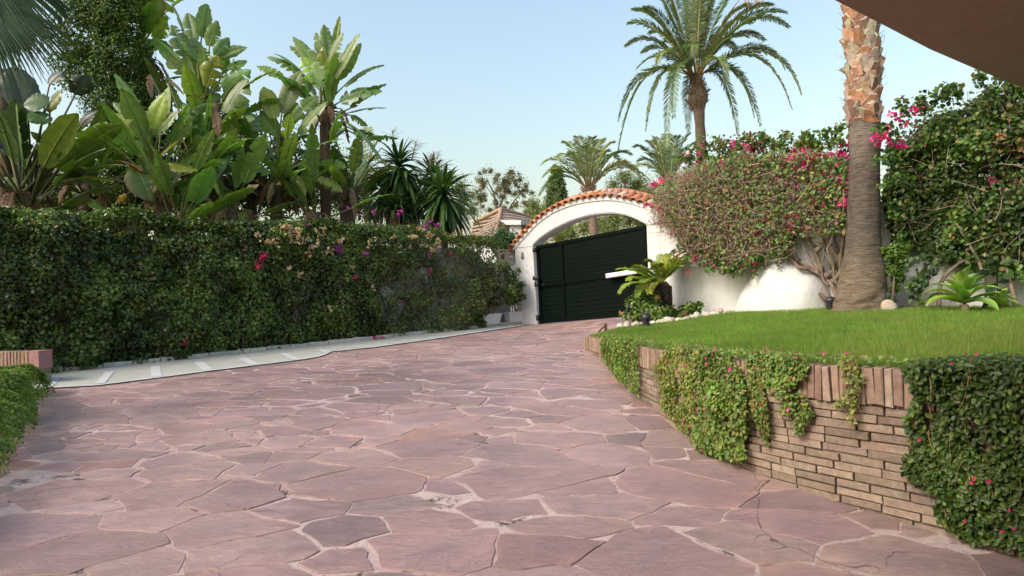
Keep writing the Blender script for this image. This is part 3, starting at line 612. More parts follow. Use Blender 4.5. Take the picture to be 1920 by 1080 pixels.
mb = MB(); tube(mb, [ap, mid], .09, 8, (.40, .27, .2)); tube(mb, [ap, rr], .08, 8, (.40, .27, .2)); tube(mb, [ap, rl], .08, 8, (.4, .27, .2)); mb.build('ridge_tile', TILE, ho)
mb = MB(); dv = nrm(hq(1050, 300, 27.2) - hq(720, 292, 27.8)); ba = np.array([.25, 1, 0]) * 2.2
extr(mb, [hq(690, 290, 27.6), hq(1050, 297, 27.0), hq(1050, 372, 27.0), hq(800, 372, 27.4)], ba, wc); q1, q2 = hq(1050, 297, 27.0), hq(1290, 320, 28.2); extr(mb, [q1, q2, q2 - UP * .17, q1 - UP * .17], np.array([0, .3, 0]), wc)
extr(mb, [hq(860, 374, 27.5), hq(1062, 374, 27.3), hq(1062, 640, 27.3), hq(860, 640, 27.5)], np.array([.2, 1, 0]) * 1.5, wc); q1, q2 = hq(1062, 374, 27.35), hq(1300, 374, 28.4); extr(mb, [q1, q2, q2 - UP * 1, q1 - UP * 1], np.array([0, .3, 0]), wc)
bl = np.array([mid, er, rr, rl, hq(200, 620, 32)]); cb = bl.mean(0); fl = cb + (bl - cb) * .9; fl[:, 2] = np.array([mid[2], er[2], er[2], mid[2], mid[2]]) - .1; n = 5
Vb = np.vstack([fl, np.c_[fl[:, :2], np.full(n, .8)]]); mb.add(Vb, [(i, (i + 1) % n, n + (i + 1) % n, n + i) for i in range(n)], wc); mb.build('wall', STUCCO, ho)
mb = MB(); q1, q2 = hq(1075, 392, 27.3), hq(1128, 395, 27.6); extr(mb, [q1, q2, q2 - UP * .32, q1 - UP * .32], np.array([0, -.03, 0]), (.02, .025, .03)); win = mb.build('window', plain('dark_glass', (.02, .025, .03), .1), ho)
mb = MB(); extr(mb, [q2 + E1 * .02, hq(1200, 397, 27.9), hq(1200, 397, 27.9) - UP * .32, q2 + E1 * .02 - UP * .32], np.array([0, -.06, 0]), (.32, .11, .06)); mb.build('shutter', TILE, ho)

# ---- the house the camera stands in front of: curved balcony soffit overhead
vh = thing('villa', 'brown rendered overhanging eave of the house jutting across the upper right corner', 'house', (0, -3, 0))
ez = 2.62; edge = np.array([(lambda r: CAM + r * ((ez - 1.5) / r[2]))(ray(*q)) for q in [(1565, 0), (1649, 43), (1743, 92), (1838, 133), (1920, 166)]])
d0 = nrm(edge[0] - edge[1]); d1 = nrm(edge[-1] - edge[-2]); e2 = np.vstack([edge[0] + d0 * 4.5, edge[0] + d0 * 2, edge, edge[-1] + d1 * 1.5 + np.array([.2, -.3, 0]), edge[-1] + d1 * 3.5 + np.array([.8, -1.6, 0]), [9.5, -1.8, ez], [9.5, -6, ez], [-6.5, -6, ez], [-6.5, edge[0][1] + d0[1] * 4.5, ez]])
e2[:, 2] = ez; mb = MB(); extr(mb, e2, np.array([0, 0, .42]), (.3, .2, .15)); sf = mb.build('balcony_soffit', SOFFITM, vh)
mb = MB(); box(mb, (1.5, -5.2, 2.6), (np.array([1., 0, 0]), np.array([0, 1., 0]), UP), (8, 2, 3.4), wc); mb.build('wall', STUCCO, vh)
# ================================================================== PLANTS
HEDGE = [(5, (.050, .098, .018)), (3, (.075, .14, .023)), (2, (.115, .19, .03)), (1.2, (.16, .22, .04)), (1.2, (.028, .062, .018)), (.3, (.19, .12, .05))]
# ---- long hedge
hd = thing('hedge', 'long dark green clipped hedge with cream and magenta flower clusters along the pavement', 'hedge', np.r_[hp(np.array(4.5), np.array(0.)), .7], None)
def hedge_pts(n, u0, u1, top=False):
    u = rng.uniform(u0, u1, n); sh = rng.random(n) ** 1.6
    ztp = 3.08 + .16 * (vn(np.c_[u, u * 0, u * 0], .9, 61) - .5) - .18 * ss((u - 7.6) / 2)
    if not top:
        t = rng.random(n) ** .92; base = hp(u, u * 0); zb = gz(base[:, 0], base[:, 1]); z = zb + .03 + (ztp - zb - .03) * t
        q = np.c_[u, z, z * 0]; bul = .10 * (vn(q, .8, 62) - .5) * 2 + .18 * (vn(q, 2.3, 63) - .5) * 2 + .09 * (vn(q, 6, 64) - .5) * 2
        vv = .06 + bul - sh * .24 - .16 * ss((t - .86) / .14) - .05 * ss((.1 - t) / .1); nor = np.tile(np.r_[HN, 0.], (n, 1)); nor[:, 2] += .9 * ss((t - .85) / .15)
        keep = (vn(q, 1.5, 65) * .65 + vn(q, 5, 66) * .35) > .29 + .05 * ss((u - 7) / 2.5) * (t < .75) - .4 * (sh > .5)
        xy = hp(u, vv)
    else:
        vv = rng.uniform(-.95, .05, n); xy = hp(u, vv); q = np.c_[u, vv, vv * 0]; z = ztp + .10 * (vn(q, 1.8, 67) - .5) * 2 - sh * .15 - .12 * ss((vv + .1) / .15) + .12 * (rng.random(n) > .93) * rng.random(n); nor = np.tile([0, 0, 1.], (n, 1)); keep = np.ones(n, bool)
    return np.c_[xy, z][keep], nor[keep], u[keep]
UH = (G(893, 613)[:2] - HA) @ HD
mb = MB(); p, n_, u = hedge_pts(100000, -3.6, UH + .5); pt, nt_, ut = hedge_pts(23000, -3.6, UH + .75, True)
k_ = u < UH + .5 * ss((p[:, 2] - 1.1) / 1.6) + .2 * (vn(p, 3, 69) - .5); p, n_, u = p[k_], n_[k_], u[k_]
p = np.vstack([p, pt]); n_ = np.vstack([n_, nt_]); u = np.r_[u, ut]
c = pick(HEDGE, len(p), .2); lo = (vn(p, 1.6, 68) - .5)[:, None] * .7 + .86; hi = ss((vn(p, 3.4, 70) - .56) / .2)[:, None]; c = c * lo * (1 - .35 * hi) + hi * .55 * np.array([.15, .22, .035]) * rng.uniform(.5, 1.2, (len(c), 1))
f = ss((u - 5.2) / 2.5)[:, None]; br_ = (rng.random((len(p), 1)) < .25 * f); c = np.where(br_, np.array([.17, .135, .075]) * rng.uniform(.7, 1.3, (len(p), 1)), c * (1 + .5 * f * rng.random((len(p), 1))))
szk = 1 - .28 * ss((u - 4.5) / 3)
cloud(mb, p, n_, .058 * szk, .045 * szk, c, .35, 1.1, .5); mb.build('foliage', GLOSS, hd)
mb = MB()
for k in range(700):
    a, na, ua = hedge_pts(1, 3.5 if k % 4 else -3.5, UH)
    if len(a): a = a[0]; twig(mb, a - np.r_[HN * .1, .2], a + np.r_[HN * rng.uniform(-.03, .08) + HD * rng.normal(0, .15), rng.uniform(0, .35)], .004, (.16, .12, .09))
mb.build('twig', WOOD, hd)['kind'] = 'stuff'
h0_ = np.r_[HA, 0]; hn3 = np.r_[HN, 0]
def on_hedge(px, py, off=.2): return on_plane(px, py, h0_ + hn3 * off, hn3)
def blossoms(mb, c, r, n, cols, size, flat=None):
    d = runit(n) * (rng.random((n, 1)) ** .5) * r
    if flat is not None: d -= flat * (d @ flat)[:, None] * .55
    p = c + d; k = 3; P3 = np.repeat(p, k, 0); nn = runit(n * k); nn[:, 2] += .4
    if flat is not None: nn += flat * .6
    cloud(mb, P3 + runit(n * k) * size * .25, nrm(nn), size, size * .8, np.repeat(pick(cols, n, .12), k, 0), 0, .9, 0)
CREAM = [(3, (.50, .39, .27)), (2, (.58, .47, .35)), (2, (.42, .31, .21)), (1, (.52, .36, .28))]; MAG = [(3, (.50, .02, .16)), (2, (.62, .05, .25)), (1, (.40, .02, .12))]; PUR = [(3, (.42, .06, .42)), (2, (.34, .04, .36))]; PINK = [(3, (.72, .05, .33)), (2, (.78, .13, .43)), (1.5, (.58, .03, .22))]
mb = MB()
for px, py, r, k in [(545, 440, .14, 9), (558, 430, .12, 9), (570, 448, .16, 10), (520, 455, .1, 6), (590, 460, .12, 7), (600, 432, .1, 6), (615, 470, .1, 5), (580, 475, .1, 5), (530, 425, .09, 5), (503, 452, .08, 4), (640, 450, .08, 4), (790, 430, .12, 7), (805, 440, .12, 8), (775, 445, .1, 5), (818, 455, .1, 6), (812, 470, .08, 4), (770, 463, .08, 4), (560, 515, .1, 4), (620, 575, .09, 4), (545, 500, .08, 3), (690, 455, .08, 4), (735, 440, .1, 4), (850, 440, .1, 4), (480, 440, .07, 3), (660, 500, .07, 3), (700, 540, .07, 3)]:
    mb = MB(); blossoms(mb, on_hedge(px, py), r * 1.1, int(k * 1.2), CREAM, .062, hn3); mb.build('blossom', PETAL, hd)
for px, py, r, k in [(492, 483, .07, 5), (484, 497, .07, 6), (495, 478, .06, 4), (717, 634, .06, 5), (705, 634, .05, 3), (345, 643, .04, 2), (808, 508, .05, 2), (665, 520, .03, 2), (845, 475, .05, 2)]: mb = MB(); blossoms(mb, on_hedge(px, py, .2), r, k + 1, MAG, .055, hn3); mb.build('blossom', PETAL, hd)
for px, py, r, k in [(635, 463, .06, 4), (637, 470, .05, 3), (688, 476, .05, 3), (580, 423, .04, 2), (747, 400, .05, 3), (752, 397, .05, 3), (805, 415, .06, 4), (818, 423, .06, 4), (820, 421, .05, 3), (800, 425, .05, 3), (803, 478, .05, 3), (700, 395, .04, 2), (650, 392, .04, 2), (460, 468, .04, 1), (755, 567, .04, 2)]: mb = MB(); blossoms(mb, on_hedge(px, py, .2), r, k, PUR, .055, hn3); mb.build('blossom', PETAL, hd)

# ---- shrubs made of leaf clumps
def shrub(name, label, cat, base, clumps, n, L, W, pal, group=None, mat=LEAF, trunk=None, up=.5, fill=.45, flowers=None, hang=.35, gauss=False):
    r = thing(name, label, cat, base, group); mb = MB(); w = np.array([q[1] ** 2 for q in clumps]); w /= w.sum()
    for (c, rad_, *sq), wi in zip(clumps, w):
        k = max(8, int(n * wi)); d = runit(k); rr = rad_ * (fill + (1 - fill) * rng.random((k, 1)) ** .6); s = np.array(sq[0] if sq else (1, 1, 1))
        if gauss: rr = rad_ * np.minimum(np.abs(rng.normal(0, .85, (k, 1))), 1.9)
        pp = np.asarray(c) + d * rr * s * (.72 + .56 * vn(d * 2.2 + np.asarray(c), 1.3, 71))[:, None]
        col = pick(pal, k, .2) * (1 + .5 * (vn(pp, 1.7 / max(rad_, .3), 72) - .5))[:, None]
        cloud(mb, pp, d, L, W, col, up, .8, hang)
    mb.build('crown', mat, r)
    if trunk: 
        mb = MB()
        for t in trunk: tube(mb, t[0], t[1], 8, t[2] if len(t) > 2 else (.17, .13, .10))
        mb.build('trunk', BARK, r)
    if flowers: flowers(r)
    return r
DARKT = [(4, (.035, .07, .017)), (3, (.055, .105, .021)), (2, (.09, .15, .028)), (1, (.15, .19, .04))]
cl = [(P(px, py, d), r * d / F) for px, py, d, r in [(165, 60, 14.2, 70), (215, 30, 14, 55), (230, 110, 14, 60), (200, 170, 14.2, 60), (255, 200, 14, 55), (150, 130, 14.6, 50), (215, 240, 14.3, 50), (250, 290, 14.4, 55), (190, 330, 14.5, 50), (270, 350, 14.3, 50), (180, 5, 14.2, 55), (320, 330, 14.5, 45), (215, -50, 14.2, 70), (240, 375, 14, 40), (120, 360, 14, 45), (70, 370, 14, 40), (300, 250, 14.6, 40), (380, 355, 15, 45), (440, 350, 15, 45)]]
tb = P(230, 400, 14.3); tb2 = np.array([tb[0], tb[1], .5])
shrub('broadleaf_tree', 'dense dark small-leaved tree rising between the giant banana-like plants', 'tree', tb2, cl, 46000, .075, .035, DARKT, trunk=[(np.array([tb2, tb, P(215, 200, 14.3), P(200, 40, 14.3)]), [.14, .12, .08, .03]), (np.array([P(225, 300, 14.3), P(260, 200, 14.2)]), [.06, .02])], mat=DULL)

# ---- giant bird-of-paradise clumps (banana-like blades on long stalks)
SGREEN = [(4, (.13, .24, .05)), (3, (.16, .28, .06)), (2, (.105, .205, .055)), (1.5, (.21, .31, .05))]
def blade(mb, bp, tp, W, face, arch=.12, fold=.35, torn=.5, col=(.09, .17, .04), ragged=0):
    bp, tp = np.asarray(bp), np.asarray(tp); L = np.linalg.norm(tp - bp); n = 18
    T0 = nrm(tp - bp); c = (bp + tp) / 2 + np.array([0, 0, arch * L]) + nrm(face) * arch * .3 * L; M = bez(bp, c, tp, n); T = nrm(np.gradient(M, axis=0))
    t = np.linspace(0, 1, n); wpr = W * np.clip(np.sin(np.pi * np.clip(t * .94 + .06, 0, 1)) ** .62 * (1.08 - .33 * t), .02, None); wpr[-1] = W * .04
    for side in (-1, 1):
        cuts = [0]; k = 0
        while True:
            k += rng.integers(2, 7) if torn > rng.random() * .9 else 30
            if k >= n - 2: break
            cuts.append(k)
        cuts.append(n - 1); hang0 = rng.uniform(-.05, .25)
        for a, b in zip(cuts[:-1], cuts[1:]):
            dr = rng.uniform(-.1, .45) * torn + hang0; tw = rng.uniform(-.2, .25) * torn; idx = np.arange(a, b + 1); V = []
            for i in idx:
                s = nrm(np.cross(T[i], face)); nn = np.cross(s, T[i]); lam = (i - a) / max(1, b - a) - .5; w = wpr[i]
                gap = -lam * (.36 if len(cuts) > 2 else 0) * w
                for q in (0, .35, .7, 1):
                    ang = fold - q * (fold * .7 + dr); V.append(M[i] + s * side * w * q * math.cos(ang) + nn * w * q * math.sin(ang) + T[i] * (gap * q * q + tw * w * q + .12 * w * q) + (rng.normal(0, .008, 3) if q == 1 else 0))
            V = np.array(V); m = len(idx); j = np.arange(m * 4).reshape(m, 4)
            cc = np.array(col) * rng.uniform(.9, 1.1); ec = np.tile(cc, (len(V), 1)) * (1 + .10 * np.cos(np.repeat(idx, 4) * 2.1))[:, None]
            if ragged: ec[3::4] = np.array([.20, .13, .05])
            mb.add(V, np.stack([j[:-1, :-1], j[:-1, 1:], j[1:, 1:], j[1:, :-1]], -1).reshape(-1, 4), ec)
    tube(mb, M - nrm(face) * .004, np.linspace(.016, .004, n), 5, np.array(col) * (1.9, 1.6, 2.0), cap=False)
def bird(label, base, crown, leaves_, stems, group='giant bird of paradise plants behind the hedge', extra=0, dead=3, tone=1.0, scale=1.0, emin=0., low=.6):  # tone darkens the leaf colours, painting shade into the dim clumps
    r = thing('bird_of_paradise_plant', label, 'plant', base, group); crown = np.asarray(crown)
    for e in leaves_:
        (bx, by), (tx, ty), W, d0, d1 = e[:5]; kw = e[5] if len(e) > 5 else {}
        bp, tp = P(bx, by, d0), P(tx, ty, d1); W = W * d0 / F * .84; tocam = nrm(CAM - bp); face = nrm(tocam * kw.get('fc', rng.uniform(.3, 1)) + np.array([0, 0, kw.get('fu', rng.uniform(.3, 1))]) + rng.normal(0, .3, 3))
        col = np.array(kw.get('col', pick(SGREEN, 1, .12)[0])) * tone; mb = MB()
        blade(mb, bp, tp, W, face, kw.get('arch', rng.uniform(.03, .14)), kw.get('fold', rng.uniform(.15, .5)), kw.get('torn', rng.uniform(.45, 1.0)), col, kw.get('rag', rng.random() < .2))
        cr = crown + rng.normal(0, .10, 3) * (1, 1, .6); ms = MB(); tube(ms, bez(cr, (cr * .4 + bp * .6) + np.array([0, 0, -.0]) - nrm(tp - bp) * .15, bp, 7), np.linspace(.034, .015, 7), 6, np.array([.17, .2, .055]) * tone, cap=False)
        lf_ = mb.build('leaf', GLOSS, r); ms.build('leaf_stalk', GLOSS, lf_)
    for _ in range(extra):
        a = rng.uniform(0, 2 * math.pi); el = rng.uniform(emin, 1.35) if rng.random() < .35 else rng.uniform(.5, 1.4); d = np.array([math.cos(a) * math.cos(el), math.sin(a) * math.cos(el), math.sin(el)]); bp = crown - np.array([0, 0, rng.uniform(0, .9) * scale * low]) + d * rng.uniform(.5, 1.0) * scale; tp = bp + nrm(d + np.array([0, 0, -.25])) * rng.uniform(.8, 1.2) * scale
        mb = MB(); blade(mb, bp, tp, rng.uniform(.13, .21) * scale, nrm(np.cross(np.cross(d, [0, 0, 1.]), d) + rng.normal(0, .25, 3)), .1, rng.uniform(.1, .5), rng.uniform(.5, 1.), pick(SGREEN, 1, .15)[0] * tone); tube(mb, [crown - np.array([0, 0, .5 * low * scale]), (crown + bp) / 2 - np.array([0, 0, .12]) + rng.normal(0, .03, 3), bp], [.03, .022, .015], 6, np.array([.15, .17, .05]) * tone, cap=False); mb.build('leaf', GLOSS, r)
    if dead:
        mb = MB()
        for _ in range(dead):
            a = rng.uniform(0, 2 * math.pi); o = crown + np.array([math.cos(a), math.sin(a), 0]) * .12; bp = o + np.array([math.cos(a), math.sin(a), -.1]) * rng.uniform(.1, .3); tp = bp + np.array([math.cos(a) * .25, math.sin(a) * .25, -rng.uniform(.4, .8)])
            blade(mb, bp, tp, .09, nrm(np.array([math.cos(a), math.sin(a), .4])), .15, .9, 1, pick([(2, (.20, .12, .075)), (1, (.28, .19, .12)), (1, (.13, .08, .05))], 1, .1)[0]); tube(mb, [crown, o, bp], [.03, .02, .012], 5, (.18, .11, .07), cap=False)
        for _ in range(26): twig(mb, crown + rng.normal(0, .1, 3) + np.array([0, 0, -.25]), crown + rng.normal(0, .22, 3) + np.array([0, 0, -.5]), .012, (.17, .095, .06))
        mb.build('dead_leaf', DULL, r)
    mb = MB()
    for s in stems: tube(mb, s[0], s[1], 9, (.13, .09, .06))
    mb.build('stem', BARK, r); return r
def z1(x, y): return (x / 2.7, y / 2.7)
def z2(x, y): return (480 + x / 2.7, y / 2.7)
def LV(zf, lst, d): # (bx,by,tx,ty,width,dd0,dd1,kw)
    out = []
    for e in lst:
        k = dict(e[7]) if len(e) > 7 else {}
        out.append((zf(e[0], e[1]), zf(e[2], e[3]), e[4] / 2.7, d + e[5], d + e[6], k))
    return out
YG = (.19, .23, .03); PALE = (.14, .20, .075)
dE = 15.6
bE = P(612, 400, dE); bE[2] = .75
bird('tall bird of paradise with fanned blades highest against the sky, right of the group', bE, P(612, 205, dE), LV(z2, [
    (330, 390, 185, 185, 52, 0, .3), (345, 330, 300, 165, 40, .1, .1), (372, 300, 345, 125, 42, -.2, -.1, {'fold': .8}), (385, 290, 425, 80, 26, 0, .1, {'fold': 1.3, 'torn': 0}), (375, 320, 442, 165, 62, -.3, -.4, {'col': PALE}), (400, 395, 525, 168, 52, -.4, -.6, {'fold': .5, 'col': PALE, 'torn': .2}), (415, 400, 532, 218, 48, .2, .3), (440, 440, 650, 330, 62, 0, .3, {'torn': 1, 'arch': .18, 'fc': .8}), (425, 515, 638, 462, 62, -.2, -.3, {'torn': .7, 'arch': .14, 'fc': .9}), (455, 575, 660, 546, 58, .1, .2, {'torn': .6, 'fc': 1}), (480, 585, 565, 640, 36, 0, .1), (440, 610, 668, 858, 60, -.3, -.5, {'arch': .10, 'fold': .9, 'torn': .5}), (300, 330, 172, 232, 46, .4, .5), (250, 385, 90, 272, 52, .5, .6), (195, 360, 55, 288, 44, .6, .7), (140, 395, 0, 335, 40, .6, .6), (320, 430, 232, 285, 66, -.2, -.1), (330, 440, 300, 310, 70, -.4, -.4, {'torn': .8}), (265, 470, 240, 390, 36, 0, 0), (300, 480, 180, 330, 60, .4, .4), (350, 400, 385, 240, 60, .3, .3), (360, 420, 350, 230, 70, .1, 0, {'col': YG})], dE),
    [([bE, P(608, 320, dE), P(612, 195, dE)], [.15, .12, .14])], dead=9, extra=12, low=1.6)
dF = 14.7; bF = P(518, 405, dF); bF[2] = .72
bird('lower bird of paradise with a yellowing drooping blade, in front of the tallest clump', bF, P(522, 345, dF), LV(z2, [
    (130, 575, 228, 360, 62, 0, .1, {'fold': .4, 'torn': .15, 'col': PALE}), (95, 600, 38, 440, 62, -.1, -.1, {'torn': .2}), (185, 605, 312, 485, 52, 0, .1, {'torn': .6}), (212, 680, 358, 518, 62, -.3, -.4, {'torn': .4, 'col': PALE}), (150, 700, 172, 575, 60, -.4, -.5, {'fold': .8, 'torn': .3}), (110, 690, 20, 560, 56, .1, 0), (230, 795, 440, 705, 48, -.2, -.3, {'torn': .9, 'arch': .16}), (120, 775, 235, 715, 44, -.4, -.6, {'col': YG}), (170, 850, 235, 825, 34, -.4, -.5, {'col': (.33, .33, .12)}), (105, 935, 205, 905, 26, -.4, -.5, {'col': (.38, .36, .10), 'torn': .4}), (205, 890, 250, 1000, 26, -.5, -.6, {'col': (.33, .33, .07), 'fold': .8}), (325, 835, 460, 848, 44, .1, .1), (310, 905, 440, 975, 44, 0, 0), (70, 880, -60, 850, 44, -.1, 0), (60, 660, -90, 640, 52, .1, .2), (70, 740, -30, 700, 50, -.2, -.2), (90, 790, 0, 800, 40, 0, 0), (260, 830, 330, 790, 30, .2, .2), (160, 640, 210, 520, 50, .4, .4), (10, 640, -80, 560, 60, .3, .4)], dF),
    [([bF, P(518, 395, dF), P(522, 340, dF)], [.17, .14, .13])], dead=8, extra=14)
dB = 12.7; bB = P(305, 405, dB); bB[2] = .62
bird('yellow-green bird of paradise with broad upright blades standing nearest behind the hedge', bB, P(298, 330, dB), LV(z1, [
    (738, 640, 583, 370, 44, 0, .2, {'fold': .6, 'torn': 0, 'arch': .02}), (765, 650, 836, 480, 70, -.2, -.3, {'torn': .1}), (815, 660, 852, 440, 50, .2, .2), (690, 605, 572, 518, 40, .2, .2), (705, 655, 552, 580, 52, 0, 0, {'torn': .5, 'col': YG}), (720, 690, 470, 640, 62, -.3, -.5, {'col': YG, 'torn': 1}), (740, 745, 600, 680, 52, .1, .1), (800, 690, 908, 562, 62, -.2, -.3, {'col': PALE, 'fold': .8, 'torn': .2}), (850, 720, 972, 640, 46, 0, .1, {'rag': 1}), (690, 840, 765, 1020, 105, -.3, -.5, {'torn': .1, 'fc': 1, 'fu': .2, 'col': (.075, .13, .025)}), (840, 830, 1000, 868, 66, -.4, -.5, {'col': YG, 'torn': .5}), (820, 780, 920, 700, 50, -.5, -.6, {'col': (.24, .28, .05), 'torn': .8}), (760, 710, 640, 610, 60, .2, .2), (770, 700, 740, 560, 60, .3, .3), (730, 770, 610, 740, 44, -.1, -.1)], dB) + LV(z1, [(720, 865, 580, 812, 26, 12.3 - dB, 12.3 - dB, {'col': (.34, .16, .10), 'fold': .8}), (640, 985, 590, 1030, 26, -.5, -.5, {'col': (.42, .28, .03)})], dB),
    [([bB, P(305, 395, dB), P(298, 325, dB)], [.18, .16, .13])], dead=5, extra=14)
dC = 14.2; bC = P(385, 405, dC); bC[2] = .65
bird('tall bird of paradise with many glossy upright blades left of the sky gap', bC, P(382, 205, dC), LV(z1, [
    (985, 215, 950, 65, 52, 0, .1, {'fold': .7, 'torn': .2}), (1020, 190, 1046, 20, 56, .1, .2, {'torn': .2}), (925, 160, 868, 15, 48, .2, .2), (935, 290, 868, 125, 60, -.1, -.1, {'fold': .6}), (1060, 235, 1102, 105, 46, .1, .1), (1090, 285, 1162, 192, 44, 0, .1), (1100, 295, 1250, 240, 40, .1, .2, {'fold': .8}), (1150, 345, 1252, 312, 44, .2, .3), (1050, 440, 1105, 285, 78, -.4, -.5, {'torn': 1, 'fc': 1, 'col': YG}), (975, 400, 850, 290, 92, .1, .1, {'torn': .2}), (1120, 440, 1268, 352, 66, .1, .2), (1135, 570, 1255, 400, 108, -.1, 0, {'torn': .4, 'fc': 1}), (1000, 305, 940, 210, 60, -.3, -.3), (1130, 370, 1152, 285, 50, .3, .3), (1040, 350, 1032, 240, 50, -.3, -.4), (950, 390, 765, 200, 40, .2, .3, {'fold': .9, 'torn': .2}), (1000, 330, 980, 190, 70, -.2, -.2, {'torn': .3, 'col': PALE}), (940, 560, 860, 470, 70, .3, .3, {'col': (.05, .1, .025)}), (1190, 400, 1180, 300, 60, .3, .4), (1030, 420, 980, 300, 80, .2, .1, {'torn': .7})], dC),
    [([bC, P(385, 330, dC), P(382, 190, dC)], [.15, .13, .14]), ([bC + (.25, 0, 0), P(408, 320, dC), P(404, 195, dC)], [.13, .11, .10])], dead=10, extra=16, low=1.7)
dG = 13.6; bG = P(400, 405, dG); bG[2] = .64
bird('mid-height bird of paradise with arching torn blades and limp brown ones at the hedge top', bG, P(385, 330, dG), LV(z1, [
    (935, 635, 962, 530, 42, 0, 0), (985, 650, 1062, 525, 62, -.1, -.2, {'col': (.075, .15, .055)}), (1000, 720, 1052, 570, 62, -.3, -.3, {'torn': .3}), (1010, 790, 1000, 680, 62, -.4, -.5, {'torn': .5}), (1080, 790, 1285, 705, 56, -.3, -.3, {'arch': .2, 'fold': .7, 'torn': .4}), (950, 700, 930, 590, 66, .2, .2), (1100, 700, 1200, 640, 60, .3, .3), (880, 760, 975, 790, 60, -.3, -.4, {'col': YG}), (1200, 860, 1330, 840, 50, -.2, -.3, {'col': YG}), (960, 905, 948, 1020, 60, -.5, -.6, {'fc': 1, 'fu': .1, 'torn': .3}), (1030, 900, 1130, 940, 44, -.3, -.3), (1210, 620, 1290, 600, 56, .3, .3), (1090, 900, 1000, 870, 50, 0, 0), (1150, 960, 1180, 1060, 60, .2, .1, {'col': (.05, .09, .025)}), (900, 900, 880, 1000, 70, .3, .2, {'col': (.045, .085, .02)}), (1120, 620, 1190, 560, 70, .1, .1)], dG) + LV(z1, [(1090, 560, 1110, 700, 30, -.4, -.4, {'col': (.26, .16, .10), 'fold': .9}), (850, 400, 930, 480, 26, 0, -.1, {'col': (.30, .17, .11), 'fold': .9}), (760, 380, 765, 500, 26, .1, 0, {'col': (.25, .15, .10), 'fold': .9}), (1010, 970, 1070, 1030, 24, -.6, -.6, {'col': (.38, .26, .19)}), (1220, 985, 1310, 935, 24, -.5, -.5, {'col': (.36, .22, .12)})], dG),
    [([bG, P(398, 390, dG), P(386, 325, dG)], [.15, .13, .12])], dead=8, extra=14)
dH = 15.2; bH = P(265, 405, dH); bH[2] = .68
bird('bird of paradise with a bare stem and pale blades reaching past the top edge', bH, P(262, 110, dH), LV(z1, [
    (650, 160, 545, 20, 46, 0, 0), (690, 120, 620, -40, 90, 0, 0, {'torn': .6}), (735, 120, 750, -60, 110, -.2, -.3, {'torn': .5}), (760, 110, 850, -30, 90, 0, .1), (700, 100, 690, -80, 90, .3, .3), (610, 150, 545, 90, 50, .1, .1, {'col': PALE}), (780, 190, 850, 120, 60, .1, .1, {'torn': .8}), (800, 230, 880, 260, 50, .1, .1), (590, 140, 470, 60, 40, .2, .3), (840, 60, 990, -40, 70, .3, .4)], dH),
    [([bH, P(262, 300, dH), P(262, 100, dH)], [.15, .13, .15]), ([P(285, 380, dH), P(282, 200, dH), P(276, 110, dH)], [.10, .09, .08])], dead=14, extra=14, low=1.5)
dD = 11.8; bD = P(50, 405, dD); bD[2] = .55
DK = (.035, .07, .025)  # blade green with the shade of the far left clump painted in
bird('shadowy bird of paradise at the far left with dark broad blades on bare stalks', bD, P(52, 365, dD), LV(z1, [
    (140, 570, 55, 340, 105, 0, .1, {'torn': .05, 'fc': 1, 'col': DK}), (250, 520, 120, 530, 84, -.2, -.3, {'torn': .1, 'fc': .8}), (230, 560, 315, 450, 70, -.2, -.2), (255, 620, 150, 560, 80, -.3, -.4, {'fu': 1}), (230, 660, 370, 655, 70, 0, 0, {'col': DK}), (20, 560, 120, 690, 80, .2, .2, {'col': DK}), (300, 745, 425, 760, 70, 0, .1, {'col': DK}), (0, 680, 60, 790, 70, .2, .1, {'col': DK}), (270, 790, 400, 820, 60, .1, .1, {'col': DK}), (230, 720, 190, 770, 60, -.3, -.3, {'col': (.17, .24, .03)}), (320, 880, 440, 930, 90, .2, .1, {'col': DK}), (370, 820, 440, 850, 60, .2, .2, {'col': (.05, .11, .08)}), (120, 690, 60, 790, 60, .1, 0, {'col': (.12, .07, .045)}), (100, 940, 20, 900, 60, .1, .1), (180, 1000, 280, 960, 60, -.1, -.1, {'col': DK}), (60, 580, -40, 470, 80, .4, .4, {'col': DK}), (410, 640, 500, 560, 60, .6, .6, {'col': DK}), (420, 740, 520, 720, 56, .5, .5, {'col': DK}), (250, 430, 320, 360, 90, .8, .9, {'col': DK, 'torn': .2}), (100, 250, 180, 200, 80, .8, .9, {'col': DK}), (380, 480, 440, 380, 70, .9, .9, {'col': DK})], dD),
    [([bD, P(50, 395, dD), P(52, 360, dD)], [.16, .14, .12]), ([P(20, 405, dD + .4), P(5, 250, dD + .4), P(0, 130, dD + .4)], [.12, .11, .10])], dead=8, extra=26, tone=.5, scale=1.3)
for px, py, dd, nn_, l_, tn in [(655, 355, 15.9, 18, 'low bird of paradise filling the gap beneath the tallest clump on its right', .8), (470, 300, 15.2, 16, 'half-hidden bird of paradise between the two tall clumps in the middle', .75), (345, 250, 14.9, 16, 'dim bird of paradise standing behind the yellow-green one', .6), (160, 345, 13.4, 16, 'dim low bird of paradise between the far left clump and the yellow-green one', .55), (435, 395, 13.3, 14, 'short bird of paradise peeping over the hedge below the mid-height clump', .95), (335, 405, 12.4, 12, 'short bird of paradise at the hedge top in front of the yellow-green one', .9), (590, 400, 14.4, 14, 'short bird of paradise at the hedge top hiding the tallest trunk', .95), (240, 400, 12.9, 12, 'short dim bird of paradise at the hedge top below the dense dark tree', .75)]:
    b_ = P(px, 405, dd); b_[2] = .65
    bird(l_, b_, P(px, py, dd), [], [([b_, P(px, py, dd)], [.14, .12])], dead=6, extra=nn_, tone=tn, scale=1.0, emin=-.5)

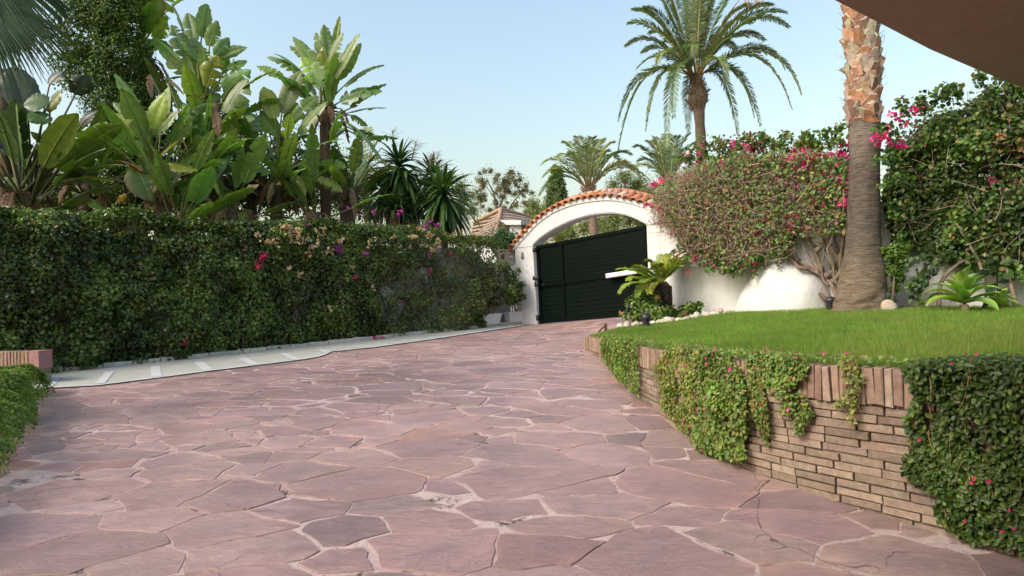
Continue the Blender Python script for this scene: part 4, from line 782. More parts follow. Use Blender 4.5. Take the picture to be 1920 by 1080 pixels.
# ---- fronds with paired leaflets (date palms, cycad)
def frond(mb, o, tip, ctrl, nl, LL, WL, col, vee=.5, taper=1., rach=.02, droop=.3, twist=0., start=.12):
    M = bez(o, ctrl, tip, 24); t = np.linspace(0, 1, 24); T = nrm(np.gradient(M, axis=0))
    rc_ = np.clip(1 - np.linspace(0, 1, 24) / .3, 0, 1)[:, None] * (rach > .02); tube(mb, M, np.linspace(rach, rach * .25, 24), 5, np.array(col) * (1.7, 1.4, 1.4) * (1 - rc_) + np.array([.34, .21, .09]) * rc_, cap=False)
    tl = np.linspace(start, .995, nl); tl = np.clip(tl + rng.normal(0, .004, nl), 0, 1); q = np.stack([np.interp(tl, t, M[:, k]) for k in range(3)], 1); tg = nrm(np.stack([np.interp(tl, t, T[:, k]) for k in range(3)], 1))
    up = np.array([0, 0, 1.]) + twist * rng.normal(0, 1, 3); s = nrm(np.cross(tg, up)); nn = np.cross(s, tg)
    prof = LL * (np.sin(np.pi * np.clip(.12 + tl * .8, 0, 1)) ** .7) * rng.uniform(.85, 1.12, nl)
    for sd in (-1, 1):
        d = nrm(s * sd * 1. + tg * (.55 + .9 * tl[:, None] ** 2) + nn * vee * rng.uniform(.6, 1.3, (nl, 1)) + rng.normal(0, .09, (nl, 3)) - np.array([0, 0, droop]) * rng.uniform(.5, 1.4, (nl, 1)))
        leaves(mb, q, d, nn + s * -sd * .4, prof, WL, pick([(1, col)], nl, .14), .25, .12)
PG = [(3, (.22, .285, .165)), (2, (.265, .32, .17)), (2, (.19, .25, .15)), (1, (.31, .34, .18)), (.5, (.38, .35, .18))]
def date_palm(label, base, crown, tips, d, trunk_r, group, nl=46, LL=.42, WL=.035, bulge=.4, dead=None, lift=.55, bz=.35):
    r = thing('date_palm', label, 'palm tree', base, group); crown = np.asarray(crown); mb = MB(); base = np.asarray(base)
    H = crown[2] - base[2]; n = 60; t = np.linspace(0, 1, n); rad_ = trunk_r * (1.05 - .12 * t) * (1 + .05 * np.sin(t * H * 55)); hb_ = 1 - t; z_ = hb_ * H
    ks = np.exp(-((z_ - bz) / .36) ** 2); rad_ = rad_ + bulge * trunk_r * ks * 1.35
    ax = base + (crown - base) * t[:, None] + np.sin(t * 3)[:, None] * np.array([.12, 0, 0]); tube(mb, ax, rad_, 14, np.outer(1 + .35 * (vn(ax, 3, 81) - .5), (.20, .15, .11)))
    mb.build('trunk', PALMBARK, r)
    if bulge:
        mb = MB()
        for _ in range(260):
            a = rng.uniform(0, 2 * math.pi); zz = rng.uniform(.0, bz + .5); rr = trunk_r * (1.0 + bulge * 1.35 * math.exp(-((zz - bz) / .36) ** 2)); dr = np.array([math.cos(a), math.sin(a), 0]); q = crown + dr * rr * .93 - np.array([0, 0, zz]); twig(mb, q, q + dr * rng.uniform(.02, .10) + np.array([rng.normal(0, .05), rng.normal(0, .05), rng.uniform(-.02, .22)]), rng.uniform(.012, .028), pick([(2, (.20, .13, .09)), (1, (.28, .19, .13))], 1, .15)[0])
        mb.build('leaf_base', WOOD, r)
    for tp in tips:
        px, py = tp[0], tp[1]; kw = tp[2] if len(tp) > 2 else {}; dd = kw.get('dd', rng.uniform(-1.6, 1.6)); tip = P(px, py, d + dd); v = tip - crown; L = np.linalg.norm(v)
        hz_ = np.array([v[0], v[1], 0]); ctrl = crown + hz_ * kw.get('h', .55) + np.array([0, 0, max(v[2], 0) * .55 + kw.get('lift', lift) * np.linalg.norm(hz_) * .75 + .25])
        col = np.array(kw.get('col', pick(PG, 1, .08)[0])); mb = MB(); o = crown + nrm(np.array([v[0], v[1], 0]) + 1e-6) * trunk_r * .7
        frond(mb, o, tip, ctrl, int(nl * max(.6, L / 2.6)), LL, WL, col, vee=.45, rach=.028, droop=.25); mb.build('frond', DULL, r)
    if dead: dead(r)
    return r
def z4(x, y, **k): return (1140 + x / 3.1775, y / 3.1775, k)
d1 = 23.; c1 = P(1305, 143, d1); b1 = P(1313, 420, d1); b1[2] = 1.0
def brown(r):
    mb = MB()
    for k in range(26): a = P(1398 + rng.uniform(-6, 30), rng.uniform(-30, 5), d1 + rng.normal(0, .3)); twig(mb, a, a + np.array([rng.normal(0, .08), 0, -rng.uniform(.3, .6)]), .014, (.42, .24, .13), .05)
    e_ = P(1404, -22, d1); tube(mb, bez(c1, (c1 + e_) / 2 + np.array([0, 0, .5]), e_, 10), np.linspace(.03, .015, 10), 6, (.38, .24, .12)); mb.build('fruit_stalk', WOOD, r)
tips1 = [z4(122, 140), z4(212, 45), z4(110, 272), z4(205, 312), z4(178, 405), z4(65, 712, h=.75), z4(60, 905, h=.7), z4(228, 772, h=.75), z4(352, 890, h=.85, dd=-1.2), z4(395, 700, h=.9, dd=-1.4), z4(480, 790, h=.9, dd=1), z4(430, -150), z4(330, -120), z4(520, -220), z4(600, -200), z4(690, -140), z4(760, -40), z4(1060, 75), z4(1075, 162), z4(1048, 405, h=.8), z4(1150, 560, h=.8), z4(1092, 645, h=.75), z4(905, 745, h=.75), z4(772, 800, h=.8), z4(705, 500, h=.9, dd=-1.5), z4(868, 690, h=.75), z4(840, 30), z4(270, -70), z4(500, 330, h=1.0, dd=-1.7), z4(150, 60), z4(980, 30), z4(640, -220, dd=1.5), z4(450, -210, dd=1.5), z4(570, -160, dd=-1.6), z4(830, 220, dd=-1), z4(300, 380, dd=-1.4, h=.8), z4(760, 300, dd=1.5), z4(350, 250, dd=1.5), z4(930, 240, dd=.8), z4(250, 200, dd=1.8), z4(850, 140, dd=1.8)]
date_palm('tall date palm with a shaggy swollen neck and full crown above the archway', b1, c1, tips1, d1, .185, 'date palms beyond the gate', nl=92, LL=.40, WL=.026, dead=brown, bulge=.68, bz=.75)
d2 = 21.; c2 = P(1104, 352, d2); b2 = P(1109, 470, d2); b2[2] = 1.0
date_palm('young date palm whose crown rises directly behind the arch top', b2, c2, [(1012, 366), (1016, 308), (1058, 268), (1083, 256), (1110, 258), (1150, 268), (1192, 316), (1216, 336), (1130, 262), (1032, 340), (1182, 290), (1020, 330), (1095, 275), (1120, 280), (1070, 290), (1160, 300), (1200, 330), (1045, 300), (1140, 285)], d2, .15, 'date palms beyond the gate', nl=74, LL=.34, WL=.024, bulge=.3)
d3 = 24.; c3 = P(1254, 345, d3); b3 = P(1256, 480, d3); b3[2] = 1.0
date_palm('half-hidden young date palm between the arch and the flowering vine', b3, c3, [(1190, 276), (1198, 302), (1228, 258), (1250, 252), (1292, 252), (1312, 268), (1300, 300), (1186, 322), (1215, 265), (1270, 256), (1240, 280), (1262, 275), (1222, 290), (1285, 280)], d3, .15, 'date palms beyond the gate', nl=74, LL=.36, WL=.024, bulge=0)
d4 = 26.; c4 = P(682, 330, d4); b4 = P(684, 470, d4); b4[2] = 1.
date_palm('pale blurred palm in the gap between the bird of paradise and the yucca', b4, c4, [(640, 330), (655, 280), (690, 240), (715, 262), (735, 320), (720, 360), (650, 370), (670, 250), (705, 300), (640, 300), (700, 380), (725, 345), (665, 395)], d4, .13, 'date palms beyond the gate', nl=44, LL=.4, WL=.035, bulge=.2)
# ---- cycad by the gate
dcy = 12.1; cb_ = P(1241, 578, dcy); ctop = P(1240, 533, dcy); cyc = thing('cycad', 'small cycad with a stubby dark trunk and yellow-green fronds beside the gate', 'cycad', cb_)
mb = MB(); H = ctop[2] - cb_[2] + .15
tube(mb, [cb_ - UP * .15, cb_ + UP * .1, ctop - UP * .05, ctop + UP * .05], [.15, .17, .185, .10], 12, (.07, .045, .035))
for _ in range(260):
    a = rng.uniform(0, 2 * math.pi); zz = rng.uniform(-.05, H - .2); dr = np.array([math.cos(a), math.sin(a), 0]); q = cb_ + dr * .165 + UP * zz; tube(mb, [q, q + dr * .035 + UP * .03], [.02, .008], 4, pick([(1, (.10, .06, .045)), (1, (.05, .035, .03)), (.5, (.2, .13, .09))], 1, .2)[0])
mb.build('trunk', BARK, cyc)
for px, py, dd, hh in [(1160, 505, -.2, .7), (1163, 548, -.35, .8), (1185, 505, -.7, .7), (1190, 500, .2, .6), (1213, 490, 0, .5), (1218, 548, -.7, .8), (1244, 478, .3, .4), (1258, 480, .1, .45), (1270, 485, .25, .5), (1285, 473, 0, .5), (1297, 478, -.2, .5), (1290, 490, -.35, .6), (1205, 530, -.8, .7), (1300, 486, .3, .6), (1180, 525, -.6, .8), (1230, 495, -.6, .5), (1196, 555, -.5, .8), (1275, 500, -.6, .6)]:
    tip = P(px, py, dcy + dd); v = tip - ctop; ctrl = ctop + np.array([v[0], v[1], 0]) * hh + UP * (max(v[2], 0) * .7 + .14); mb = MB()
    frond(mb, ctop, tip, ctrl, 56, .17, .018, pick([(2, (.28, .38, .06)), (2, (.35, .40, .07)), (1, (.20, .30, .055))], 1, .1)[0], vee=.35, rach=.011, droop=.1, start=.15); mb.build('frond', LEAF, cyc)

# ---- big fan palm trunk in front of the wall
dP = 9.35; pb_ = P(1617, 583, dP); pts, rd = [], []
for px, py, hw_ in [(1612, 600, 50), (1611, 575, 46), (1614, 545, 42), (1617, 515, 39), (1618, 480, 33), (1619, 440, 29), (1620, 400, 27.5), (1620, 350, 26), (1621, 300, 26), (1622, 260, 26), (1620, 220, 25), (1619, 150, 25), (1617, 80, 26), (1616, 0, 27), (1614, -140, 27), (1612, -330, 27)]: pts.append(P(px, py, dP)); rd.append(hw_ * dP / F)
rs = resample(catmull(np.c_[np.array(pts), np.array(rd)[:, None]], 6), .022); pal_ = thing('fan_palm', 'thick palm trunk on the lawn, orange cut leaf stubs above and grey rings below', 'palm tree', pb_)
n = len(rs); tt_ = np.arange(n); ring = .0018 * np.sin(tt_ * 1.9 + 3 * vn(np.c_[rs[:, 2] * 3, rs[:, :2] * 0], 1, 91)) + .006 * (vn(np.c_[rs[:, 2] * 9, rs[:, :2] * 0], 1, 92) - .5); ka = 30; ang = np.arange(ka) * 2 * math.pi / ka
V = []; C_ = []
for i in range(n):
    zz = rs[i, 2] - pb_[2]; fl = ss((.45 - zz) / .45); q = np.c_[np.cos(ang) * 3, np.sin(ang) * 3, np.full(ka, zz * 2.2)]; rough = (vn(q, 2.2, 93) - .5) * (.10 * fl + .012) + (vn(q, 7, 94) - .5) * (.07 * fl + .018)
    r_ = rs[i, 3] + ring[i] + rough; V.append(rs[i, :3] + np.c_[np.cos(ang) * r_, np.sin(ang) * r_, np.zeros(ka)])
    g_ = np.array([.118, .097, .081]) * (1 - .35 * float(ss((zz - 1.9) / .5) * 0)); g_ = g_ * (1 - float(ss((.9 - zz) / .9)) * .12) + np.array([.085, .06, .035]) * float(ss((1.15 - zz) / .9)) + np.array([.08, .07, .06]) * float(ss((zz - 2.0) / .6) * (1 - ss((zz - 2.65) / .15))); C_.append(g_ * (.84 + .32 * vn(q * (1, 1, 3), 1.6, 95))[:, None])  # shade on the upper trunk put into its colour, lighter brown at the base
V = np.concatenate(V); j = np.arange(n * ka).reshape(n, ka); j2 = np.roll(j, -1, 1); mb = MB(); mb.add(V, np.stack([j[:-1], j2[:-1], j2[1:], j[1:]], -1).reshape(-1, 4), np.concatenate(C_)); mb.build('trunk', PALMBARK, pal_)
mb = MB(); zb0 = P(1620, 238, dP)[2]; ztp_ = rs[-1, 2]; k = 0; z = zb0
while z < ztp_:
    a = k * 2.39996; c = np.array([np.interp(z, rs[:, 2], rs[:, q]) for q in range(3)]); r_ = np.interp(z, rs[:, 2], rs[:, 3]); dr = np.array([math.cos(a), math.sin(a), 0]); tg = np.array([-dr[1], dr[0], 0]); w = rng.uniform(.085, .13); h = rng.uniform(.18, .30); out = rng.uniform(.025, .07) * (1.6 if rng.random() < .12 else 1); lean = rng.normal(0, .35)
    up_ = nrm(UP + tg * lean); b0 = c + dr * (r_ - .015); e = c + dr * (r_ + out) + up_ * h * .75
    cutc = pick([(3, (.36, .19, .115)), (2, (.40, .25, .16)), (2, (.22, .13, .09)), (3, (.36, .29, .235))], 1, .12)[0]; gr_ = pick([(2, (.30, .23, .18)), (2, (.37, .29, .23)), (1, (.24, .18, .14))], 1, .12)[0]
    V = [b0 - tg * w, b0 + dr * .03 - up_ * .03, b0 + tg * w, e + tg * w * .38, e - tg * w * .38, c + dr * (r_ - .02) + up_ * h * 1.1 + tg * w * .3, c + dr * (r_ - .02) + up_ * h * 1.1 - tg * w * .3, b0 + dr * out * .7 + up_ * h * .3]
    mb.add(V, [(0, 1, 7), (1, 2, 7), (2, 3, 7), (0, 7, 4), (7, 3, 4)], np.array(cutc)); mb.add(V, [(3, 5, 6, 4), (2, 5, 3), (0, 4, 6)], np.array(gr_)); k += 1; z += .0155
    for _q in range(2): twig(mb, b0 + up_ * .05, b0 + up_ * rng.uniform(.1, .3) + dr * rng.uniform(.02, .07) + tg * rng.normal(0, .12), .005, (.33, .26, .19))
mb.build('leaf_base', vcmat('cut_stub', .9, 18, .35, 70, .006), pal_)
def fan(mb, hub, direc, nrm_, Rr, col, nseg=34, spread=2.5, droop=.35, thread=True):
    T_, s, _ = frame(direc, nrm_); nn = np.cross(s, T_)
    for k in range(nseg):
        a = (k / (nseg - 1) - .5) * spread; d = T_ * math.cos(a) + s * math.sin(a); L = Rr * (1 - .18 * abs(a) / (spread / 2)) * rng.uniform(.93, 1.05); ww = L * spread / nseg * .62; q = np.linspace(0, 1, 9); sd = np.cross(nn, d)
        M = hub + d * L * q[:, None] - np.array([0, 0, 1]) * droop * L * (q[:, None] ** 2.6) + nn * .10 * L * math.cos(a * 1.3) * q[:, None]
        wv = np.interp(q, [0, .1, .55, .8, 1], [.25, .3, 1.0, .45, .03]) * ww; V = np.stack([M - sd * wv[:, None] - nn * .012 * np.minimum(q, .6)[:, None] * (2), M + nn * .012, M + sd * wv[:, None] - nn * .012 * np.minimum(q, .6)[:, None] * 2], 1).reshape(-1, 3); j = np.arange(27).reshape(9, 3)
        mb.add(V, np.stack([j[:-1, :-1], j[:-1, 1:], j[1:, 1:], j[1:, :-1]], -1).reshape(-1, 4), np.array(col) * rng.uniform(.8, 1.2))
        if thread and rng.random() < .8: twig(mb, M[6], M[6] + d * .1 * L - np.array([0, 0, rng.uniform(.1, .35)]), .0025, (.42, .38, .25), .1)
ctop2 = rs[-1, :3] + UP * .1
for k in range(12):
    a = k * 2.4; el = rng.uniform(-.2, 1.0); d = np.array([math.cos(a) * math.cos(el), math.sin(a) * math.cos(el), math.sin(el)]); hub = ctop2 + d * 1.0; mb = MB(); tube(mb, [ctop2, hub], [.03, .015], 6, (.15, .2, .06)); fan(mb, hub, d, np.cross(np.cross(d, UP), d), .9, (.07, .12, .035), 20, thread=False); mb.build('frond', DULL, pal_)
# ---- fan palm reaching in at the upper left corner
dl = 6.3; lt = P(-150, -140, dl); lb = np.array([lt[0], lt[1], .4]); lp = thing('fan_palm', 'fan palm at the far left whose drooping fan leaf hangs into the top left corner', 'palm tree', lb)
mb = MB(); tube(mb, [lb, (lb + lt) / 2, lt], [.25, .2, .2], 12, (.2, .16, .13)); mb.build('trunk', PALMBARK, lp)
for hp_, tp_, rr, ndir in [((-70, -70, dl - .3), (120, 150, dl - .8), 1.0, (0, -.6, 1)), ((-60, -10, dl - .5), (40, 190, dl - .9), .95, (.3, -.8, .6)), ((-60, -190, dl), (60, -90, dl - .2), 1.0, (0, -.4, 1)), ((-260, -120, dl), (-420, 60, dl), 1., (0, -.4, 1)), ((-150, -260, dl), (-150, -420, dl), 1., (0, -1, .2))]:
    hub, tip = P(*hp_), P(*tp_); mb = MB(); tube(mb, bez(lt, (lt + hub) / 2 + UP * .15, hub, 6), np.linspace(.03, .015, 6), 6, (.16, .2, .06)); fan(mb, hub, tip - hub, np.array(ndir, float), rr, (.05, .10, .045), 56, 2.3, .42); mb.build('frond', DULL, lp)

# ---- yuccas
def swords(mb, c, n, L, W, e0, e1, pal, axis=UP, curve=.5):
    for k in range(n):
        a = k * 2.39996 + rng.normal(0, .15); el = e0 + (e1 - e0) * (k / n) + rng.normal(0, .1); d = np.array([math.cos(a) * math.cos(el), math.sin(a) * math.cos(el), math.sin(el)]); l = L * rng.uniform(.8, 1.12); q = np.linspace(0, 1, 6); s = nrm(np.cross(d, UP + 1e-3)); nn = np.cross(s, d)
        M = c + UP * .25 * L * (el - e0) / (e1 - e0 + 1e-6) + d * l * q[:, None] - UP * curve * l * (q[:, None] ** 2.2) * rng.uniform(.4, 1.5) * max(0, math.cos(el)); w = np.interp(q, [0, .25, .6, .85, 1], [.55, .85, 1, .6, .02]) * W; V = np.stack([M - s * w[:, None] + nn * w[:, None] * .35, M, M + s * w[:, None] + nn * w[:, None] * .35], 1).reshape(-1, 3); j = np.arange(18).reshape(6, 3)
        mb.add(V, np.stack([j[:-1, :-1], j[:-1, 1:], j[1:, 1:], j[1:, :-1]], -1).reshape(-1, 4), pick(pal, 1, .15)[0])
YC = [(4, (.045, .095, .03)), (3, (.06, .125, .03)), (2, (.085, .15, .03)), (1, (.035, .075, .03))]
def yucca(label, base, heads, d, stalks=(), stems=True):
    r = thing('yucca', label, 'yucca', base, 'yuccas behind the hedge')
    for px, py, L, n, e0, e1, dd in heads:
        c = P(px, py, d + dd); mb = MB(); swords(mb, c, int(n * 1.7), L * 1.4, .046, e0 - .15, min(e1, 1.15), YC); mb.build('leaf_rosette', GLOSS, r); mb = MB()
        b = np.asarray(base) + (c - base) * (.3, .3, 0); tube(mb, [b, (b + c) / 2 + rng.normal(0, .05, 3), c], [.11, .09, .085], 9, (.19, .12, .08))
        for _ in range(70): a = rng.uniform(0, 6.28); dr = np.array([math.cos(a), math.sin(a), 0]); q = c + dr * .08 - UP * rng.uniform(.0, .5); twig(mb, q, q + dr * .07 - UP * rng.uniform(.15, .4), .012, (.24, .15, .09))
        mb.build('stem', BARK, r)
    for (x0, y0, x1, y1) in stalks:
        mb = MB(); a, c = P(x0, y0, d), P(x1, y1, d); tube(mb, [a, c], [.015, .006], 5, (.34, .28, .2))
        for _ in range(46): q = a + (c - a) * rng.uniform(.2, 1); twig(mb, q, q + np.array([rng.normal(0, .12), rng.normal(0, .12), rng.uniform(.02, .12)]), .004, (.36, .29, .21))
        mb.build('flower_stalk', WOOD, r)
    return r
dy = 16.3; by_ = P(762, 420, dy); by_[2] = .8
yucca('tall yucca with stacked rosettes of dark sword leaves and a dry stalk on top', by_, [(748, 322, .62, 70, -1.1, 1.5, 0), (758, 348, .70, 80, -1.35, .5, 0), (720, 365, .60, 50, -1.0, .9, .2), (775, 372, .5, 40, -1.3, .4, .3)], dy, [(742, 290, 735, 243), (772, 300, 780, 265)])
by2 = P(830, 425, dy); by2[2] = .8
yucca('lower right yucca with a dome of drooping sword leaves above the hedge end', by2, [(832, 378, .76, 110, -1.2, 1.1, -.3)], dy, [(832, 350, 832, 310)])
by3 = P(815, 420, dy + 1); by3[2] = .8
yucca('rear yucca with narrow upright leaves and dry flower stalks between two bigger rosettes', by3, [(812, 338, .55, 60, -.9, 1.5, 1.0)], dy, [(815, 320, 822, 288), (806, 320, 808, 290)])
by4 = P(738, 420, dy - .6); by4[2] = .8
yucca('small young yucca with stiff upright bright leaves at the hedge top', by4, [(738, 400, .52, 44, .3, 1.5, -.6)], dy)
# ---- trees far behind
OLV = [(3, (.16, .20, .075)), (2, (.20, .23, .09)), (2, (.12, .16, .06)), (1, (.25, .25, .11))]; EUC = [(3, (.15, .155, .085)), (2, (.20, .18, .10)), (1, (.11, .125, .07)), (1.2, (.26, .20, .10))]
def far_tree(name, label, cl_, d, n, L, W, pal, foot, trunks=None, group='trees beyond the gate', fill=.3, mat=DULL, dense=False, **k):
    b = P(foot, 500, d); b[2] = .9; cl2 = [(P(x, y, d + rng.normal(0, .5)), r_ * d / F, *s) for x, y, r_, *s in cl_]
    tr = [(np.array([P(x, y, d) for x, y in t[0]]), t[1]) for t in trunks] if trunks else [(np.array([b, cl2[0][0]]), [.15, .05])]
    for t in tr:
        pass
    return shrub(name, label, 'tree', b, cl2, n, L, W, pal, group, mat, tr, fill=fill, gauss=not dense, **k)
ec_ = [(x + rng.normal(0, 7), y + rng.normal(0, 7), rng.uniform(4, 8)) for x, y in [(905, 335), (930, 328), (955, 335), (968, 330), (900, 352), (925, 352), (948, 360), (972, 355), (985, 370), (910, 375), (960, 385), (985, 392), (930, 385), (897, 370), (915, 392), (940, 345), (965, 345), (955, 372)] for _ in range(5)]
far_tree('eucalyptus_tree', 'thin-leaved olive-brown gum tree standing behind the tiled roof', ec_, 36, 9000, .13, .034, EUC, 935,
         [([(938, 520), (934, 400), (925, 360), (912, 335)], [.12, .09, .05, .02]), ([(934, 395), (950, 355), (965, 330)], [.07, .04, .02]), ([(945, 420), (958, 385), (978, 360)], [.07, .04, .02]), ([(930, 375), (912, 350)], [.04, .015])], fill=.15)
far_tree('eucalyptus_tree', 'yellowish low gum tree at the right end of the tiled roof', [(1000, 385, 14), (1010, 400, 14), (1020, 395, 12), (995, 402, 10)], 33, 2200, .15, .05, OLV, 1005)
far_tree('cypress_tree', 'dark columnar cypress standing left of the young palm crown', [(1045, 330, 12, (1, 1, 1.5)), (1043, 352, 18, (1, 1, 1.4)), (1045, 378, 22, (1, 1, 1.4)), (1046, 405, 24, (1, 1, 1.3)), (1040, 318, 7, (1, 1, 1.6))], 30, 14000, .10, .05, [(3, (.11, .165, .06)), (2, (.15, .20, .07)), (2, (.08, .13, .05))], 1045, fill=.6, dense=True)
far_tree('olive_tree', 'grey-green olive tree seen through the archway above the gate', [(1150, 410, 24), (1180, 405, 22), (1200, 412, 20), (1125, 420, 22), (1095, 425, 20), (1070, 438, 18), (1140, 440, 26), (1190, 440, 24), (1165, 385, 18), (1205, 395, 14)], 25, 16000, .10, .03, OLV, 1150)
far_tree('olive_tree', 'rounded pale olive tree left of the cypress behind the arch slope', [(1020, 430, 20), (1035, 415, 16), (1010, 415, 14), (1050, 440, 20), (1065, 425, 14)], 27, 7000, .10, .035, [(3, (.17, .21, .07)), (2, (.22, .25, .09)), (1, (.12, .16, .06))], 1030)
far_tree('olive_tree', 'soft olive tree behind the palm crowns right of the arch top', [(1170, 330, 16), (1195, 345, 20), (1150, 345, 12), (1215, 360, 18), (1240, 370, 16), (1180, 360, 16)], 29, 7000, .11, .035, OLV, 1190)
far_tree('shrub_tree', 'light green loose shrub behind the hedge left of the tall yucca', [(640, 330, 34), (665, 350, 32), (625, 365, 36), (650, 385, 36), (610, 330, 26), (690, 385, 26), (600, 300, 20), (630, 300, 20), (700, 405, 20)], 18, 15000, .07, .03, [(3, (.10, .15, .04)), (2, (.15, .20, .06)), (2, (.07, .115, .03))], 645, fill=.3)
far_tree('shrub_tree', 'low grey-green tree peeping out behind the right yucca', [(862, 350, 16), (870, 372, 18), (850, 395, 20), (885, 395, 14)], 27, 4500, .10, .035, OLV, 862)
far_tree('shrub_tree', 'bright green bush at the hedge end below the tiled roof', [(940, 443, 15), (958, 450, 15), (950, 462, 18), (925, 455, 14)], 17.2, 3800, .07, .04, [(3, (.07, .17, .03)), (2, (.11, .23, .04)), (1, (.05, .12, .03))], 945, mat=GLOSS)
# dark undergrowth that closes the view between the stems
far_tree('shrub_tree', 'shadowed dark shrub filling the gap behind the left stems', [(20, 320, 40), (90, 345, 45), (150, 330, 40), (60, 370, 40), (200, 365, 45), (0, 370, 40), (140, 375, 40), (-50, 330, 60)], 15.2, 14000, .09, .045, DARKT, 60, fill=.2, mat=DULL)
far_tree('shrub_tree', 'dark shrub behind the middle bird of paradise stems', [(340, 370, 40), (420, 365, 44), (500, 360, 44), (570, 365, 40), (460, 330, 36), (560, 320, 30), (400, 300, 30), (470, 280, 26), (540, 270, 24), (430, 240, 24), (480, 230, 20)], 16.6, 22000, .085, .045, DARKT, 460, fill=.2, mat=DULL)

# ---- planter shrubs
TP = [(3, (.06, .105, .03)), (2, (.10, .15, .04)), (1, (.15, .19, .04)), (1, (.04, .075, .025))]
def pshrub(label, c, cl_, n, d, pal, L=.055, W=.03):
    cl2 = [(P(x, y, d + rng.normal(0, .08)), r_ * d / F, *s) for x, y, r_, *s in cl_]
    return shrub('potted_shrub', label, 'shrub', c + UP * .27, cl2, n, L, W, pal, 'shrubs in the white planters', LEAF, [(np.array([c + UP * .25, c + UP * .6, cl2[0][0]]), [.02, .015, .008]), (np.array([c + UP * .25 + hd3 * .1, cl2[-1][0]]), [.014, .006]), (np.array([c + UP * .25 - hd3 * .1, cl2[1][0]]), [.014, .006])], fill=.15)
pshrub('tall loose shrub in the planter beside the pillar, yellow-green low down', PL2, [(958, 520, 17), (962, 545, 20), (968, 555, 16), (957, 560, 14), (948, 500, 11), (975, 535, 10), (972, 507, 6), (982, 556, 6), (950, 545, 14)], 3600, 15.7, TP)
pshrub('greyish wispy shrub in the planter next to the hedge end', PL1, [(925, 530, 20), (915, 555, 22), (930, 560, 18), (910, 520, 18), (935, 505, 14), (900, 560, 16), (928, 565, 10)], 3600, 15.6, [(3, (.10, .115, .06)), (2, (.07, .09, .04)), (2, (.15, .14, .085))])
# low leafy tuft at the hedge foot
shrub('ground_shrub', 'small dark tuft of leaves at the foot of the hedge before the planters', 'shrub', G(896, 614), [(P(893, 602, 15.3), .17), (P(903, 606, 15.3), .12), (P(885, 600, 15.3), .15)], 700, .07, .04, HEDGE, mat=GLOSS)
# rose bush under the cycad
RB = [(3, (.14, .22, .05)), (2, (.10, .18, .035)), (2, (.19, .26, .07)), (1, (.07, .13, .03))]
def rosefl(r):
    for q, c_ in (((1231, 577), (.8, .78, .74)), ((1165, 588), (.5, .28, .2)), ((1232, 560), (.5, .28, .2)), ((1283, 588), (.5, .28, .2))): mb = MB(); blossoms(mb, P(*q, 11.6), .035, 4, [(1, c_)], .045); mb.build('flower', PETAL, r)
shrub('rose_bush', 'light green rose bush spreading under the cycad in front of the gate', 'shrub', P(1215, 603, 11.9), [(P(x, y, 11.8 + e), r_ * 11.8 / F) for x, y, r_, e in [(1190, 570, 18, 0), (1205, 560, 14, .1), (1215, 580, 22, -.1), (1235, 590, 18, -.2), (1195, 590, 16, -.1), (1250, 585, 14, 0), (1225, 560, 14, 0), (1180, 588, 10, 0), (1262, 590, 12, .1), (1207, 548, 8, .1), (1172, 590, 7, 0)]], 3400, .07, .05, RB, trunk=[(np.array([P(1215, 603, 11.9), P(1205, 560, 11.8)]), [.015, .008]), (np.array([P(1215, 603, 11.9), P(1238, 585, 11.7)]), [.015, .008]), (np.array([P(1215, 603, 11.9), P(1185, 580, 11.8)]), [.015, .008])], fill=.15, flowers=rosefl)
shrub('rose_bush', 'small sprawling green bush beside the river stones right of the cycad', 'shrub', P(1295, 590, 11.9), [(P(x, y, 11.8), r_ * 11.8 / F) for x, y, r_ in [(1283, 580, 10), (1296, 574, 9), (1305, 582, 9), (1276, 590, 8), (1312, 570, 5)]], 620, .07, .05, RB, fill=.15)

# ---- bougainvillea over the white wall
BG = [(3, (.10, .19, .04)), (3, (.065, .13, .03)), (2, (.15, .25, .05)), (1, (.22, .25, .06)), (.8, (.27, .16, .08))]
def wall_cloud(poly, n, s0, s1, z0, z1, o0, o1, seed, thr=.0, sc=1.6, amp=60):
    out = []; tot = 0
    while tot < n:
        k = 60000; s = rng.uniform(s0, s1, k); c, nn, t = wall_s(s); o_ = o0 + (o1 - o0) * rng.random(k) ** .7; z = rng.uniform(z0, z1, k); p = np.c_[c + nn * o_[:, None], z]; keep = inpoly(proj(p) + (np.stack([vn(p, 3, seed), vn(p, 3, seed + 1)], 1) - .5) * amp, poly) & (p[:, 1] > .5)
        if thr: keep &= (vn(p, sc, seed + 2) * .6 + vn(p, sc * 3.3, seed + 3) * .4) > thr
        out.append(np.c_[p, np.c_[nn, np.zeros(k)]][keep]); tot += keep.sum()
    a = np.concatenate(out)[:n]; return a[:, :3], a[:, 3:]
PC = [(1236, 352), (1262, 336), (1300, 322), (1345, 304), (1385, 286), (1440, 296), (1500, 282), (1560, 288), (1612, 282), (1618, 330), (1612, 400), (1600, 425), (1565, 432), (1520, 436), (1480, 440), (1440, 462), (1405, 492), (1372, 500), (1335, 486), (1285, 455), (1245, 425), (1228, 380)]
sA, sB = 0.0, 6.2
bo = thing('bougainvillea', 'pink-flowered bougainvillea tangled with bare brown twigs on the wall left of the palm', 'bougainvillea', np.r_[P(1550, 570, 10.0)])
mb = MB(); p, nn = wall_cloud(PC, 25000, sA, sB, .9, 4.2, -.7, .95, 101, .26); q = proj(p); fl = np.clip((q[:, 0] - 1225) / 380, 0, 1); rightness = fl * .55 + np.clip((430 - q[:, 1]) / 170, 0, 1) * .5
keep = rng.random(len(p)) < .22 + .85 * rightness; cloud(mb, p[keep], nn[keep], .06, .045, BG, .6, .9, .3); mf = mb
mb = MB(); p, nn = wall_cloud(PC, 9500, sA, sB, .9, 4.0, -.7, .9, 111, .2); q = proj(p)
